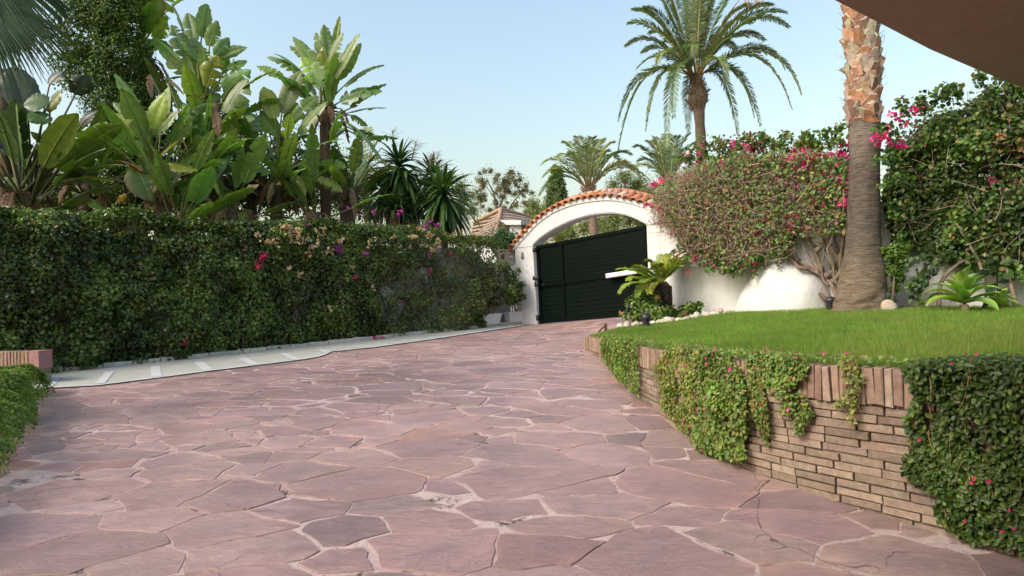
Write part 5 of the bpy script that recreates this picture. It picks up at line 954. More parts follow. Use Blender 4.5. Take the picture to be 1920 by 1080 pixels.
keep = rng.random(len(p)) < np.clip(1.0 - .55 * (q[:, 0] - 1225) / 380 - .25 * (q[:, 1] < 330), .1, 1); tw = [(3, (.30, .22, .17)), (2, (.40, .30, .24)), (2, (.21, .15, .12)), (1, (.45, .32, .27))]
for a, n1 in zip(p[keep], nn[keep]): d = nrm(rng.normal(0, 1, 3) * (1, 1, .8) + np.array([-.5, .1, .1])); twig(mb, a - d * rng.uniform(.1, .28), a + d * rng.uniform(.1, .3), rng.uniform(.0025, .0075), pick(tw, 1, .15)[0], .2, 4, 3)
mt = mb
# thin dry leaf litter colour among the twigs
mb = MB(); p, nn = wall_cloud(PC, 16000, sA, sB, .9, 4.0, -.7, .95, 121, .26, 2.2); q = proj(p); keep = rng.random(len(p)) < np.clip(1.1 - (q[:, 0] - 1225) / 330, .05, 1); cloud(mb, p[keep], nn[keep], .04, .022, [(3, (.30, .21, .15)), (2, (.36, .24, .19)), (1, (.22, .15, .10))], .4, 1, .4); mb.build('dry_leaf', DULL, bo)
mb = MB(); root = P(1572, 572, 9.95)
for pts_ in [[(1574, 580, 9.9), (1566, 545, 9.9), (1545, 515, 10.1), (1500, 490, 10.4), (1440, 470, 10.7)], [(1575, 575, 9.9), (1560, 525, 10), (1530, 500, 10.2), (1500, 450, 10.5), (1470, 400, 10.7)], [(1570, 565, 9.9), (1585, 520, 9.9), (1560, 470, 10), (1545, 410, 10.2)], [(1580, 570, 9.85), (1575, 510, 9.9), (1580, 450, 9.9), (1588, 380, 10)], [(1560, 535, 10), (1585, 500, 9.8), (1600, 470, 9.9), (1570, 430, 10)], [(1555, 520, 10), (1520, 505, 10.3), (1500, 500, 10.3), (1480, 485, 10.5), (1430, 470, 10.7), (1380, 480, 11)], [(1540, 510, 10.1), (1520, 460, 10.4), (1480, 440, 10.6), (1420, 450, 10.9)], [(1500, 490, 10.4), (1460, 455, 10.6), (1400, 440, 10.9), (1330, 420, 11.3)], [(1560, 500, 10), (1590, 460, 9.9), (1592, 430, 10)], [(1530, 470, 10.2), (1560, 440, 10.1), (1595, 440, 9.9)]]:
    c = catmull([P(*q) for q in pts_], 7); c += (np.stack([vn(c, 4, s_) for s_ in (131, 132, 133)], 1) - .5) * .05; tube(mb, c, np.linspace(rng.uniform(.035, .06), .012, len(c)), 7, pick([(1, (.20, .155, .125)), (1, (.15, .115, .09))], 1, .1)[0])
for _ in range(18):
    x0, y0 = rng.uniform(1548, 1592), rng.uniform(490, 572); y1 = y0 - rng.uniform(60, 140); x1 = x0 + (y0 - y1) * rng.uniform(-1.1, .25); d0_, d1_ = 9.85 + rng.uniform(0, .3), np.interp(x1, [1400, 1590], [10.9, 9.9]) + rng.uniform(-.2, .3); a, c = P(x0, y0, d0_), P(x1, y1, d1_); c = bez(a, (a + c) / 2 + np.array([rng.normal(0, .28), 0, rng.uniform(-.1, .3)]), c, 14); c += (np.stack([vn(c, 5, s_) for s_ in (134, 135, 136)], 1) - .5) * .16; tube(mb, c, np.linspace(rng.uniform(.010, .026), .006, 14), 6, pick([(1, (.20, .155, .125)), (1, (.14, .105, .085))], 1, .1)[0])
mb.build('stem', BARK, bo)
mb = MB()
for _ in range(125):
    while True:
        x, y = rng.uniform(1225, 1610), rng.uniform(255, 470)
        if inpoly(np.array([[x, y]]), PC)[0] and rng.random() < .25 + .9 * (y < 345): break
    s_ = np.interp(x, [1240, 1420, 1590], [.3, 3.0, 4.9]); d = np.interp(x, [1240, 1420, 1590], [12.4, 10.75, 9.55]); blossoms(mb, P(x, y, d), rng.uniform(.03, .10), int(rng.integers(2, 6)), PINK, .05, nrm(CAM - P(x, y, d)))
for x, y, r_, k in [(1410, 275, .12, 14), (1405, 285, .1, 10), (1425, 272, .1, 8), (1395, 262, .06, 5), (1515, 290, .12, 12), (1523, 300, .12, 12), (1508, 305, .1, 9), (1575, 272, .08, 6), (1590, 268, .07, 5), (1465, 305, .07, 6), (1462, 330, .06, 5), (1245, 395, .12, 10), (1236, 385, .1, 8), (1240, 340, .1, 9), (1228, 345, .08, 6), (1310, 360, .07, 6), (1280, 405, .06, 5), (1270, 400, .06, 5), (1305, 488, .05, 4), (1302, 483, .04, 3), (1580, 380, .08, 7), (1590, 378, .06, 4), (1513, 430, .05, 5), (1290, 508, .03, 2), (1215, 385, .06, 5), (1380, 268, .05, 3)]:
    d = np.interp(x, [1240, 1420, 1590], [12.3, 10.7, 9.5]); mq = MB(); blossoms(mq, P(x, y, d), r_, k, PINK, .055, nrm(CAM - P(x, y, d))); mq.build('flower_cluster', PETAL, bo)
# loose sprays against the sky
for a, c in [((1430, 278), (1338, 262)), ((1440, 282), (1380, 258)), ((1480, 265), (1470, 250)), ((1520, 265), (1508, 252)), ((1575, 265), (1545, 242)), ((1590, 262), (1600, 225)), ((1300, 300), (1270, 295)), ((1560, 265), (1580, 232))] + [((x_, y_), (x_ + rng.uniform(-45, 15), y_ - rng.uniform(8, 34))) for x_, y_ in zip(rng.uniform(1290, 1600, 22), np.zeros(22)) for y_ in [np.interp(x_, [1290, 1380, 1600], [312, 282, 280])]] + [((x_, y_), (x_ + rng.uniform(-35, 25), y_ + rng.uniform(10, 36))) for x_ in rng.uniform(1240, 1480, 22) for y_ in [np.interp(x_, [1240, 1330, 1400, 1480], [420, 475, 490, 455])]]:
    d = np.interp(a[0], [1240, 1420, 1590], [12.3, 10.8, 9.6]); p0, p1 = P(*a, d), P(*c, d - .1); B_ = bez(p0, (p0 + p1) / 2 + UP * .08, p1, 16); tube(mt, B_, .004, 4, (.2, .15, .1)); q = np.repeat(B_, 4, 0) + rng.normal(0, .035, (64, 3)); cloud(mf, q, runit(64), .06, .045, BG, .5, 1, .5)
    if c[0] < 1400: blossoms(mb, p1 + (p0 - p1) * .35, .1, 4, PINK, .045); 
mt.build('twig', WOOD, bo)['kind'] = 'stuff'; mf.build('foliage', LEAF, bo); mb.build('flower', PETAL, bo)['kind'] = 'stuff'

PR = [(1664, 310), (1662, 278), (1695, 246), (1740, 220), (1790, 200), (1820, 180), (1860, 166), (1920, 156), (2050, 135), (2350, 100), (2350, 470), (2050, 490), (1920, 495), (1860, 488), (1800, 492), (1740, 480), (1700, 462), (1672, 440), (1650, 400), (1648, 350)]
br2 = thing('bougainvillea', 'tall dense leafy green bougainvillea with few pink flowers right of the palm', 'bougainvillea', np.r_[P(1850, 577, 8.9)])
BG2 = [(4, (.05, .105, .022)), (3, (.08, .155, .03)), (2, (.12, .20, .04)), (1.2, (.17, .22, .05)), (1, (.03, .065, .018)), (.5, (.26, .15, .06))]
mb = MB(); p, nn = wall_cloud(PR, 60000, 4.6, WS[-1], 1.2, 5.2, -.6, .8, 141, .29, 1.7); nn[:, 2] += .3; q = proj(p); c = pick(BG2, len(p), .2); c *= (1 + .9 * (vn(p, 1.8, 148) - .5))[:, None]; ob = (vn(p, 2.4, 149) > .66) & (q[:, 1] < 300); c[ob & (rng.random(len(p)) < .45)] = (.26, .15, .07)
p += (np.stack([vn(p, 2.2, s_) for s_ in (145, 146, 147)], 1) - .5) * .35; cloud(mb, p, nn, .062, .048, c, .5, 1.5, .45)
for a, c in [((1700, 222), (1690, 190)), ((1760, 200), (1750, 172)), ((1800, 182), (1785, 160)), ((1840, 158), (1835, 135)), ((1870, 150), (1885, 128)), ((1680, 250), (1640, 240)), ((1690, 300), (1640, 300)), ((1700, 330), (1650, 352)), ((1740, 205), (1722, 185)), ((1780, 190), (1770, 165)), ((1900, 145), (1920, 125))]:
    p0, p1 = P(*a, 8.8), P(*c, 8.7); B_ = bez(p0, (p0 + p1) / 2 + UP * .06, p1, 14); q = np.repeat(B_, 5, 0) + rng.normal(0, .04, (70, 3)); cloud(mb, q, runit(70), .065, .05, BG2, .5, 1, .5)
mb.build('foliage', LEAF, br2)
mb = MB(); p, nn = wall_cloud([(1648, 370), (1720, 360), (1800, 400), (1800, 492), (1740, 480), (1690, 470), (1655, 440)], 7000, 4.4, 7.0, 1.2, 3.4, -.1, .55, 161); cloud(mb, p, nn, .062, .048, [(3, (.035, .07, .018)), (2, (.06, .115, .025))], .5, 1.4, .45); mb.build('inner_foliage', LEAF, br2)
mb = MB(); p, nn = wall_cloud(PR, 1100, 4.6, WS[-1], 1.2, 5.1, -.3, .8, 151)
for a in p: d = nrm(rng.normal(0, 1, 3)); twig(mb, a - d * .25, a + d * .25, .004, pick(tw, 1, .15)[0], .2, 4, 3)
for pts_ in [[(1880, 577, 8.6), (1850, 540, 8.6), (1835, 490, 8.7), (1800, 430, 8.8)], [(1760, 575, 9.0), (1765, 530, 9), (1790, 500, 8.9), (1840, 470, 8.8)], [(1905, 578, 8.4), (1895, 530, 8.5), (1880, 480, 8.6)]]: c = catmull([P(*q) for q in pts_], 6); tube(mb, c, np.linspace(.035, .015, len(c)), 7, (.2, .15, .12))
mb.build('stem', WOOD, br2)
mb = MB()
for x, y, r_, k in [(1655, 258, .12, 16), (1645, 256, .1, 10), (1668, 262, .07, 6), (1685, 272, .08, 6), (1690, 215, .08, 6), (1712, 208, .09, 8), (1722, 205, .08, 6), (1700, 232, .06, 4), (1668, 242, .05, 3), (1692, 275, .05, 4), (1890, 335, .08, 7), (1885, 338, .06, 5), (1862, 338, .05, 3), (1912, 316, .06, 4), (1735, 195, .04, 3), (1887, 155, .04, 3), (1672, 215, .05, 3), (1860, 340, .04, 2)]: mb = MB(); blossoms(mb, P(x, y, 8.7 if x > 1760 else 9.0), r_, k, PINK, .055, nrm(CAM - P(x, y, 9))); mb.build('flower_cluster', PETAL, br2)
# clipped little bush and climber near the palm
shrub('privet_bush', 'small bright leafy bush growing up against the right side of the palm trunk', 'shrub', P(1672, 585, 9.1), [(P(x, y, 9.15), r_ * 9.15 / F) for x, y, r_ in [(1680, 470, 20), (1664, 480, 12), (1690, 490, 18), (1672, 505, 16), (1685, 520, 13), (1676, 540, 10), (1672, 560, 8), (1700, 462, 10), (1655, 470, 8)]], 2600, .04, .026, [(3, (.10, .19, .03)), (2, (.15, .25, .04)), (2, (.06, .12, .022))], trunk=[(np.array([P(1672, 585, 9.1), P(1676, 530, 9.1), P(1680, 470, 9.15)]), [.02, .015, .006])], fill=.1)
cm = thing('climbing_vine', 'dark climbing vine with round leaves hanging on the white wall left of the agave', 'vine', P(1725, 570, 9.0)); mb = MB(); mf = MB()
for pts_ in [[(1720, 560), (1728, 530), (1740, 505), (1760, 485)], [(1722, 545), (1712, 530), (1706, 535)], [(1740, 510), (1755, 500), (1770, 470)], [(1730, 530), (1722, 515), (1735, 500)], [(1700, 500), (1720, 480), (1760, 480), (1800, 475)]]:
    c = catmull([P(x, y, 8.95) for x, y in pts_], 6); tube(mb, c, .006, 5, (.12, .1, .07)); q = np.repeat(c, 2, 0) + rng.normal(0, .035, (2 * len(c), 3)); cloud(mf, q, np.tile(nrm(CAM - P(1720, 530, 9)), (len(q), 1)), .085, .07, [(2, (.03, .07, .02)), (1, (.06, .11, .03))], .2, .7, .8)
mb.build('stem', WOOD, cm); mf.build('foliage', GLOSS, cm)
# agave
def agave(label, px, py, d, L, W, n, cat_pal, grp=None):
    b = P(px, py, d); r = thing('agave', label, 'agave', b, grp); mb = MB(); tube(mb, [b - UP * .1, b + UP * .05], [.06, .05], 8, (.2, .17, .1)); mb.build('stem', BARK, r)
    for k in range(n):
        a = k * 2.39996; f_ = k / n; el = -.12 + 1.3 * f_ ** 1.1 + rng.normal(0, .06); dr = np.array([math.cos(a) * math.cos(el), math.sin(a) * math.cos(el), math.sin(el)]); l = L * (1 - .3 * f_) * rng.uniform(.9, 1.1); q = np.linspace(0, 1, 10); s = nrm(np.cross(dr, UP + 1e-3)); nn = np.cross(s, dr); mb = MB()
        M = b + UP * (.05 + .12 * f_) + dr * l * q[:, None] + nn * .16 * l * np.sin(q * 2.3)[:, None] - UP * .2 * l * (q[:, None] ** 2.4) * math.cos(el); w = np.interp(q, [0, .15, .5, .8, .93, 1], [.55, .62, 1, .68, .3, .02]) * W * (1 - .25 * f_); cs = np.array([-1, -.55, 0, .55, 1]); dep = np.array([.42, .12, 0, .12, .42])
        V = (M[:, None] + s * (cs[None, :, None] * w[:, None, None]) + nn * (dep[None, :, None] * w[:, None, None])).reshape(-1, 3); j = np.arange(50).reshape(10, 5); col = pick(cat_pal, 1, .08)[0]; cc = np.tile(col, (50, 1)); cc[0::5] *= 1.5; cc[4::5] *= 1.5; cc[2::5] *= .85
        mb.add(V, np.stack([j[:-1, :-1], j[:-1, 1:], j[1:, 1:], j[1:, :-1]], -1).reshape(-1, 4), cc); mb.build('leaf', GLOSS, r, smooth=True)
AG = [(3, (.20, .31, .08)), (2, (.25, .35, .08)), (1, (.14, .24, .08))]
agave('large pale green foxtail agave rosette at the lawn edge under the tall bougainvillea', 1808, 578, 8.25, .56, .098, 24, AG); agave('small agave pup at the right of the big rosette', 1882, 580, 8.3, .24, .045, 10, AG)
rb = thing('rubber_plant', 'dark broad-leaved plant on a thin stem behind the big agave', 'plant', P(1868, 578, 8.65)); mb = MB(); mf = MB(); c = catmull([P(1868, 578, 8.65), P(1870, 530, 8.65), P(1865, 480, 8.65)], 8); tube(mb, c, .009, 6, (.12, .1, .08)); mb.build('stem', WOOD, rb)
for x, y, tx, ty in [(1868, 500, 1835, 520), (1868, 495, 1905, 488), (1870, 515, 1840, 505), (1870, 530, 1905, 522), (1870, 530, 1850, 550), (1869, 545, 1900, 545), (1868, 510, 1888, 520), (1870, 555, 1845, 572), (1870, 550, 1890, 570), (1866, 485, 1850, 490)]: a, t = P(x, y, 8.65), P(tx, ty, 8.45); leaves(mf, a[None], (t - a)[None], (nrm(CAM - a) + UP * .6)[None], np.linalg.norm(t - a) * 1.15, .10, np.array([[.03, .065, .03]]) * rng.uniform(.8, 1.4), .1, .15)
mf.build('leaf_cluster', GLOSS, rb)

# ---- trailing succulents hanging over the brick wall
AP = [(4, (.13, .215, .04)), (3, (.175, .265, .055)), (2, (.085, .155, .032)), (1.4, (.23, .27, .06)), (.5, (.26, .20, .07))]; AP_SHADED = [(4, (.046, .088, .014)), (3, (.066, .115, .018)), (2, (.03, .06, .012)), (1.2, (.11, .155, .03))]; APY = [(3, (.19, .25, .05)), (2, (.25, .27, .07)), (2, (.13, .20, .04)), (1, (.30, .22, .09))]  # the dark palette has the shade at the right end put into its greens
def path_pts(k, s0, s1, o_max, topp, zlow=0):
    s = rng.uniform(s0, s1, k); c, t, nn = at_s(s); zb = gz(c[:, 0], c[:, 1]); zt = ztop(s)
    return s, c, t, nn, zb, zt
def trailing(label, poly, n, s0, s1, pal, L=.032, W=.021, bulge=.09, flowers=20, topw=.3, strands=40, fcol=PINK):
    acc = []; tot = 0; tries = 0
    while tot < n and tries < 60:
        tries += 1; k = 40000; s, c, t, nn, zb, zt = path_pts(k, s0, s1, bulge, topw); u = rng.random(k); top = u < .22
        z = np.where(top, zt + rng.uniform(0, .07, k), zb + (zt - zb + .05) * rng.random(k)); q = np.c_[s, z, s * 0]
        o_ = np.where(top, -rng.uniform(-.05, topw, k), .012 + bulge * (.15 + 2.2 * vn(q, 4.5, 171) * vn(q, 1.8, 172)) * rng.random(k) ** .5)
        p = np.c_[c + nn * o_[:, None], z]; keep = inpoly(proj(p), poly); nor = np.c_[nn, np.where(top, 1.2, .25)]
        acc.append(np.c_[p, nor][keep]); tot += keep.sum()
    a = np.concatenate(acc)[:n]; p, nor = a[:, :3], a[:, 3:]
    r = thing('trailing_plant', label, 'trailing plant', np.r_[p[:, :2].mean(0), p[:, 2].max()], 'trailing succulents over the brick wall'); mb = MB()
    keep = (vn(p, 9, 173) * .6 + vn(p, 22, 174) * .4) > .29; p, nor = p[keep], nor[keep]; c = pick(pal, len(p), .18) * (1 + .6 * (vn(p, 7, 175) - .5))[:, None]
    cloud(mb, p, nor, L, W, c, .5, .85, .25); mb.build('foliage', LEAF, r)
    mb = MB()
    for i in rng.choice(len(p), min(strands, len(p)), replace=False): b_ = p[i]; q = b_ + np.array([rng.normal(0, .03), rng.normal(0, .03), -rng.uniform(.05, .16)]); twig(mb, b_ + UP * .05, q, .0022, pick([(1, (.22, .19, .07)), (1, (.30, .17, .09))], 1, .2)[0], .1, 4, 3)
    mb.build('runner', WOOD, r)['kind'] = 'stuff'
    if flowers:
        nf = nrm(CAM - p.mean(0))
        for i in rng.choice(len(p), flowers, replace=False):
            if nor[i] @ nf < -.2: continue
            mb = MB(); o_ = p[i] + nrm(nor[i]) * .018; m_ = 9; an = np.arange(m_) * 2 * math.pi / m_; f = nrm(nor[i] * .6 + nf * .6 + rng.normal(0, .3, 3)); _, s1_, u1_ = frame(f); d = np.cos(an)[:, None] * s1_ + np.sin(an)[:, None] * u1_; leaves(mb, np.tile(o_, (m_, 1)), d + f * .25, np.tile(f, (m_, 1)), rng.uniform(.009, .014), .0055, pick(fcol, m_, .1), .1, 0); mb.build('flower', PETAL, r)
    return r
RED = [(3, (.55, .02, .12)), (2, (.62, .05, .20))]
trailing('bushy trailing plant spilling over the far end of the brick wall', [(1131, 628), (1160, 622), (1196, 640), (1194, 680), (1198, 742), (1180, 730), (1150, 700), (1130, 672), (1126, 645)], 5200, .3, 5.2, AP, .034, .024, .14, 24)
trailing('wide yellow-green trailing plant, second from the far end of the brick wall', [(1245, 660), (1262, 652), (1312, 655), (1345, 672), (1350, 700), (1310, 720), (1306, 745), (1300, 800), (1284, 812), (1262, 790), (1240, 762), (1232, 720), (1222, 690)], 4300, 3, 6.5, APY, .030, .021, .08, 15, strands=90)
trailing('long thick trailing plant hanging down to the paving in the middle of the wall', [(1316, 665), (1340, 655), (1380, 660), (1388, 690), (1396, 740), (1398, 800), (1395, 862), (1368, 862), (1330, 850), (1292, 848), (1298, 815), (1310, 780), (1312, 720)], 5600, 3.5, 7.2, AP, .032, .023, .10, 20, strands=90)
trailing('thin dangling trailing plant just right of the long thick one', [(1400, 668), (1425, 668), (1428, 720), (1437, 760), (1440, 834), (1430, 830), (1412, 780), (1402, 720)], 900, 4.5, 7.6, AP, .027, .019, .05, 3, strands=50)
trailing('leafy trailing tuft over the coping ending in one dangling runner', [(1410, 664), (1450, 660), (1500, 668), (1512, 690), (1500, 730), (1525, 778), (1508, 795), (1494, 822), (1488, 782), (1466, 775), (1462, 745), (1438, 722), (1425, 700)], 2300, 4.8, 7.8, AP, .029, .021, .07, 6, strands=60)
trailing('sparse wiry runner with few leaves hanging on the near coping', [(1572, 674), (1600, 672), (1622, 700), (1606, 745), (1600, 792), (1588, 790), (1592, 755), (1566, 765), (1570, 745), (1588, 730), (1580, 700)], 330, 5.2, 8.4, APY, .026, .018, .05, 0, strands=40)
trailing('dense dark trailing curtain covering the near right end of the brick wall', [(1692, 688), (1720, 676), (1800, 668), (1920, 660), (2300, 640), (2500, 1300), (1990, 1090), (1925, 1040), (1880, 1025), (1830, 1018), (1765, 985), (1750, 950), (1770, 930), (1745, 925), (1700, 895), (1688, 868), (1712, 850), (1700, 790), (1715, 750), (1702, 715)], 21000, 6.2, PS[-1], AP_SHADED, .031, .021, .13, 40, .45, strands=160, fcol=RED)
trailing('low fringe of succulent leaves creeping along the top of the coping', [(1196, 632), (1260, 640), (1380, 655), (1560, 664), (1720, 672), (1720, 684), (1640, 679), (1540, 675), (1470, 674), (1385, 666), (1300, 659), (1196, 644)], 1500, 2, 8.8, AP, .026, .018, .02, 12, .25)

# ---- left planter: low wall end and mound of the same plant
lw0, lw1 = G(76, 722), None; lwz = .97; lw = thing('brick_planter_wall', 'end of a low brick planter wall at the left edge behind the bushy mound', 'brick wall', lw0)
dirw = nrm(np.array([-1., .12, 0])); nw = np.array([-.12, -1., 0]) / np.linalg.norm([.12, 1]); mb = MB(); e0 = on_plane(75, 690, lw0, np.array([0., 1, 0])); e0[2] = 0; s = 0.
while s < 2.2:
    L = rng.uniform(.045, .06) if s > .05 else .17; pc = e0 + dirw * (s + L / 2); bbox(mb, np.r_[pc[:2], lwz - .125] - nw * .1, (dirw, nw, UP), (L / 2 - .004, .11, .125), .007, pick([(3, (.36, .23, .16)), (2, (.42, .28, .2)), (2, (.30, .19, .14))], 1, .08)[0], .004); s += L
mb.build('coping', BRICK, lw)
mb = MB()
for k in range(10):
    s = rng.uniform(-.2, 0)
    while s < 2.2:
        L = rng.uniform(.2, .3); a = max(s, .005); c2 = min(s + L, 2.2)
        if c2 - a > .03: pc = e0 + dirw * (a + c2) / 2; bbox(mb, np.r_[pc[:2], lwz - .275 - k * .0515] - nw * .1, (dirw, nw, UP), ((c2 - a) / 2 - .006, .095, .019), .006, pick(bp_, 1, .1)[0], .003)
        s += L
mb.build('brick_course', BRICK, lw)
mnd = thing('trailing_plant', 'bushy light green trailing mound with tiny pink flowers at the left edge of the paving', 'trailing plant', G(20, 880), 'trailing succulents over the brick wall')
lf = np.array([G(*q)[:2] for q in [(-260, 1110), (-110, 1000), (0, 912), (22, 895), (40, 850), (65, 810), (84, 775), (90, 748)]]); lf = np.vstack([lf, lf[-1] + [-.15, .35], lf[-1] + [-.9, .6]]); lf = resample(catmull(lf, 8), .03); lT = nrm(np.gradient(lf, axis=0)); lN = np.stack([lT[:, 1], -lT[:, 0]], 1); lN *= np.sign(lN[len(lf) // 2, 0])
def mound_pts(n, sh=1.):
    i = rng.integers(0, len(lf), n); t = rng.random(n) ** .85 * 1.5; zt_ = .81 - .06 * ss(-(lf[i, 1] - 5) / 3); zb = gz(lf[i, 0], lf[i, 1]); th_ = np.clip(t, 0, 1) * math.pi / 2; q = np.c_[lf[i], t]; bm = (vn(q, 3, 181) - .5) * .16 + (vn(q, 9, 182) - .5) * .07
    inw_ = .05 + .26 * (1 - np.cos(th_)) + np.clip(t - 1, 0, 1) * 2.0 - bm + .12 * (1 - sh) ; z = zb + .02 + (zt_ - zb) * np.sin(th_) ** .9 + np.clip(t - 1, 0, 1) * .1 + bm * .4
    p = np.c_[lf[i] - lN[i] * (inw_ + rng.random(n) ** 2 * .10)[:, None], z]; nor = np.c_[lN[i] * np.cos(th_)[:, None], np.sin(th_) + .2]; return p, nor
mb = MB(); p, nor = mound_pts(30000); c = pick([(3, (.13, .23, .04)), (3, (.17, .27, .05)), (2, (.085, .165, .032)), (1, (.22, .29, .06))], len(p), .18) * (1 + .6 * (vn(p, 6, 183) - .5))[:, None]; cloud(mb, p, nor, .03, .02, c, .5, .85, .2); mb.build('foliage', LEAF, mnd)
mb = MB(); A = []; Zs = []
ins = np.array([.28, .36, .55, 1.4]); zz = [-.1, .45, .62, .66]; n = len(lf); V = np.concatenate([np.c_[lf - lN * a_, (gz(lf[:, 0], lf[:, 1]) if z_ < 0 else 0) + z_ * np.ones(n)] for a_, z_ in zip(ins, zz)]); j = np.arange(4 * n).reshape(4, n); mb.add(V, np.stack([j[:-1, :-1], j[:-1, 1:], j[1:, 1:], j[1:, :-1]], -1).reshape(-1, 4), (.06, .045, .03)); mb.build('soil_core', SOIL, mnd)
p, nor = mound_pts(26)
for i in range(26):
    mb = MB(); f = nrm(nor[i] + rng.normal(0, .3, 3)); _, s1_, u1_ = frame(f); an = np.arange(9) * 2 * math.pi / 9; leaves(mb, np.tile(p[i] + f * .03, (9, 1)), np.cos(an)[:, None] * s1_ + np.sin(an)[:, None] * u1_, np.tile(f, (9, 1)), .013, .006, pick(PINK, 9, .1), .1, 0); mb.build('flower', PETAL, mnd)

# ================================================================== SMALL THINGS ON THE LAWN
def lamp(label, px, py, d, h, rad_):
    b = P(px, py, d); r = thing('bollard_light', label, 'garden light', b, 'black louvred bollard lights on the lawn'); mb = MB(); tube(mb, [b - UP * .05, b + UP * h * .62], rad_ * .62, 14, (.03, .03, .035)); mb.build('post', METAL, r); mb = MB()
    for k in range(7): z = b + UP * h * (.08 + k * .085); tube(mb, [z, z + UP * h * .03, z + UP * h * .05], [rad_, rad_ * 1.0, rad_ * .72], 20, (.03, .03, .035))
    mb.build('louvre', METAL, r); mb = MB(); q = np.linspace(0, math.pi / 2, 8); tube(mb, b + UP * h * .66 + np.sin(q)[:, None] * UP * h * .34, np.maximum(np.cos(q) ** .8, .03) * rad_ * 1.03, 20, (.03, .03, .035)); mb.build('dome', METAL, r, smooth=True); return r
lamp('black louvred bollard light at the left end of the lawn near the river stones', 1212, 620, 10.7, .30, .082)
lamp('black domed bollard light standing at the foot of the big palm trunk', 1558, 581, 9.6, .20, .078)
sb = P(1184, 622, 10.6); sp = thing('spike_light', 'thin grey garden spike light with a small black head by the rose bush', 'garden light', sb); mb = MB(); tp_ = P(1178, 582, 10.6); tube(mb, [sb - UP * .05, tp_], .014, 8); mb.build('spike', plain('grey_metal', (.2, .21, .23), .5, .4), sp); mb = MB(); tube(mb, [tp_ - UP * .03, tp_ + UP * .12], [.024, .03], 10); mb.build('lamp_head', METAL, sp)
rb_ = P(1136, 622, 11.3); gst = thing('gate_stop', 'small rusty angled iron gate stop at the tip of the lawn', 'gate stop', rb_); mb = MB(); rc = (.10, .055, .035); box(mb, rb_ + UP * .06, (np.array([1., 0, 0]), np.array([0, 1., 0]), UP), (.022, .03, .085), rc); d = nrm(np.array([-1, 0, -.9])); box(mb, rb_ + np.array([-.07, 0, .055]), (d, np.array([0, 1., 0]), np.cross(d, [0, 1., 0])), (.085, .025, .012), rc); mb.build('iron_bracket', vcmat('rusty_iron', .8, 20, .4, 60, .003), gst)
# river stones
def stone(b, sx, sy, sz, col, name, label, grp):
    mb = MB(); nu, nv = 12, 8; V = []
    for a in range(nv + 1):
        for c in range(nu): th_, ph = math.pi * a / nv, 2 * math.pi * c / nu; V.append((math.sin(th_) * math.cos(ph), math.sin(th_) * math.sin(ph), math.cos(th_)))
    V = np.array(V); k = 1 + .45 * (vn(V + rng.uniform(0, 50, 3), 1.2, 191) - .5) + .15 * (vn(V + rng.uniform(0, 50, 3), 3.1, 192) - .5); rz_ = rng.uniform(0, 6.28); ca, sa = math.cos(rz_), math.sin(rz_); V = V * k[:, None] * (sx, sy, sz); V = np.c_[V[:, 0] * ca - V[:, 1] * sa, V[:, 0] * sa + V[:, 1] * ca, V[:, 2]] + b + UP * sz * .55
    j = np.arange((nv + 1) * nu).reshape(nv + 1, nu); j2 = np.roll(j, -1, 1); mb.add(V, np.stack([j[:-1], j2[:-1], j2[1:], j[1:]], -1).reshape(-1, 4), col); o = mb.build(name, ROCK, loc=b, smooth=True); tag(o, label, 'stone', grp)
line = catmull([P(1165, 612, 11.45), P(1195, 612, 11.3), P(1235, 605, 11.1), P(1265, 602, 11.05), P(1300, 596, 11.2), P(1340, 589, 11.35), P(1390, 582, 11.2), P(1430, 580, 11.1)], 8); line = resample(line, .1)
for i, q in enumerate(line):
    for k in range(2 if i % 2 else 1):
        sz_ = rng.uniform(.045, .10) * (1.4 if rng.random() < .12 else 1); b = q + np.array([rng.normal(0, .05), .06 + k * .2 + rng.normal(0, .05), -.03]); b[2] = max(b[2], .6)
        stone(b, sz_, sz_ * rng.uniform(.6, .95), sz_ * rng.uniform(.5, .75), pick([(3, (.52, .47, .40)), (2, (.44, .39, .32)), (2, (.60, .56, .50)), (1, (.36, .30, .24))], 1, .08)[0], 'river_stone', 'pale rounded river stone in the row edging the lawn by the cycad', 'river stones edging the lawn')
stone(P(1667, 587, 8.95), .11, .09, .12, (.40, .33, .26), 'rock', 'single rough upright rock at the right foot of the palm trunk', None)
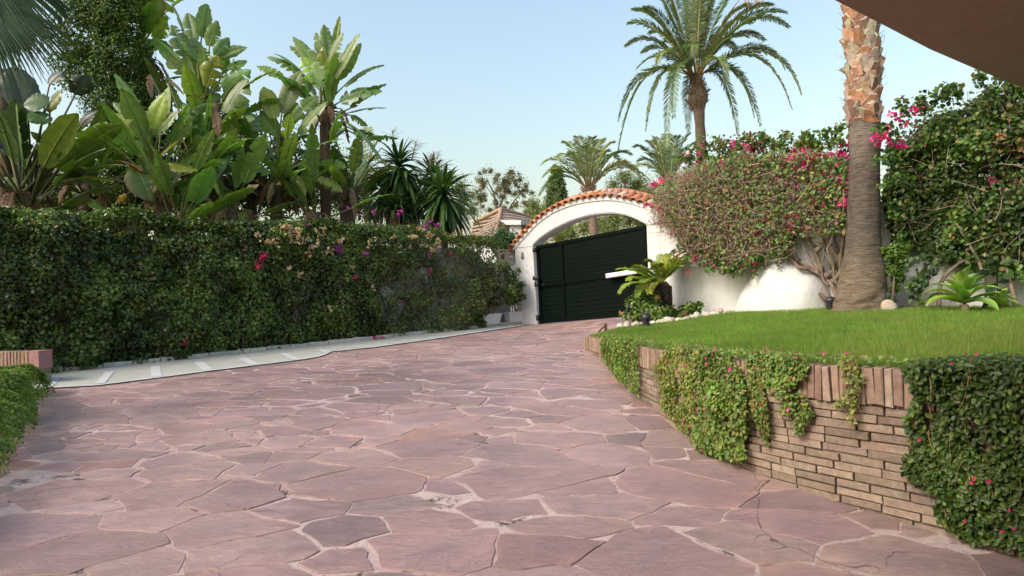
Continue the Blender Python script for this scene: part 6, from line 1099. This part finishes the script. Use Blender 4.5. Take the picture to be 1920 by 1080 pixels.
# planting bed behind the stones
bed = np.array([np.r_[q[:2], q[2] - .06] for q in line]); bk = bed + np.array([.35, 2.2, -.02]); mb = MB(); n = len(bed); j = np.arange(n - 1); mb.add(np.vstack([bed, bk]), np.stack([j, j + 1, j + 1 + n, j + n], 1), (.15, .11, .07)); struct(mb.build('soil_bed', SOIL, loc=(2, 12, .8)))
# fallen leaves
for px, py, l in [(1262, 616, 'dry yellow leaf lying on the lawn near the bollard light'), (1872, 612, 'dry pale leaf lying on the lawn at the right')]:
    d = 10.2 if px < 1500 else 6.9; c = P(px, py, d); mb = MB(); leaves(mb, c[None] + UP * .05, np.array([[1., .2, .15]]), np.array([[0, -.5, 1.]]), .13, .08, np.array([[.42, .22, .09]]), .3, .2); tag(mb.build('fallen_leaf', DULL, loc=c), l, 'leaf')

# ================================================================== CAMERA, SKY, SUN
cam = bpy.data.objects.new('camera', bpy.data.cameras.new('camera')); COL.objects.link(cam); scene.camera = cam
cam.matrix_world = Matrix.Translation(CAM) @ Matrix(CM.tolist()).to_4x4(); cam.data.sensor_width = 36; cam.data.lens = 36 * F / 1920; cam.data.clip_end = 3000; cam.data.clip_start = .05
w = bpy.data.worlds.new('World'); scene.world = w; w.use_nodes = True; nt = w.node_tree; bg = nt.nodes['Background']
sky = nt.nodes.new('ShaderNodeTexSky'); sky.sky_type = 'NISHITA'; sky.sun_disc = False
SAZ, SEL = R(238), R(40); S_ = Vector((math.sin(SAZ) * math.cos(SEL), math.cos(SAZ) * math.cos(SEL), math.sin(SEL)))
sky.sun_elevation = SEL; sky.sun_rotation = SAZ; sky.air_density = 1.8; sky.dust_density = 4.8; sky.ozone_density = 1.2
nt.links.new(sky.outputs[0], bg.inputs[0]); bg.inputs[1].default_value = .145
sl = bpy.data.lights.new('sun', 'SUN'); sl.energy = .9; sl.angle = R(14); sl.color = (1, .98, .95); so = bpy.data.objects.new('sun', sl); COL.objects.link(so); so.rotation_euler = (-S_).to_track_quat('-Z', 'Y').to_euler()
scene.view_settings.view_transform = 'Standard'; scene.view_settings.look = 'None'; scene.view_settings.exposure = .95; scene.view_settings.gamma = 1
scene.cycles.max_bounces = 8; scene.cycles.transparent_max_bounces = 4
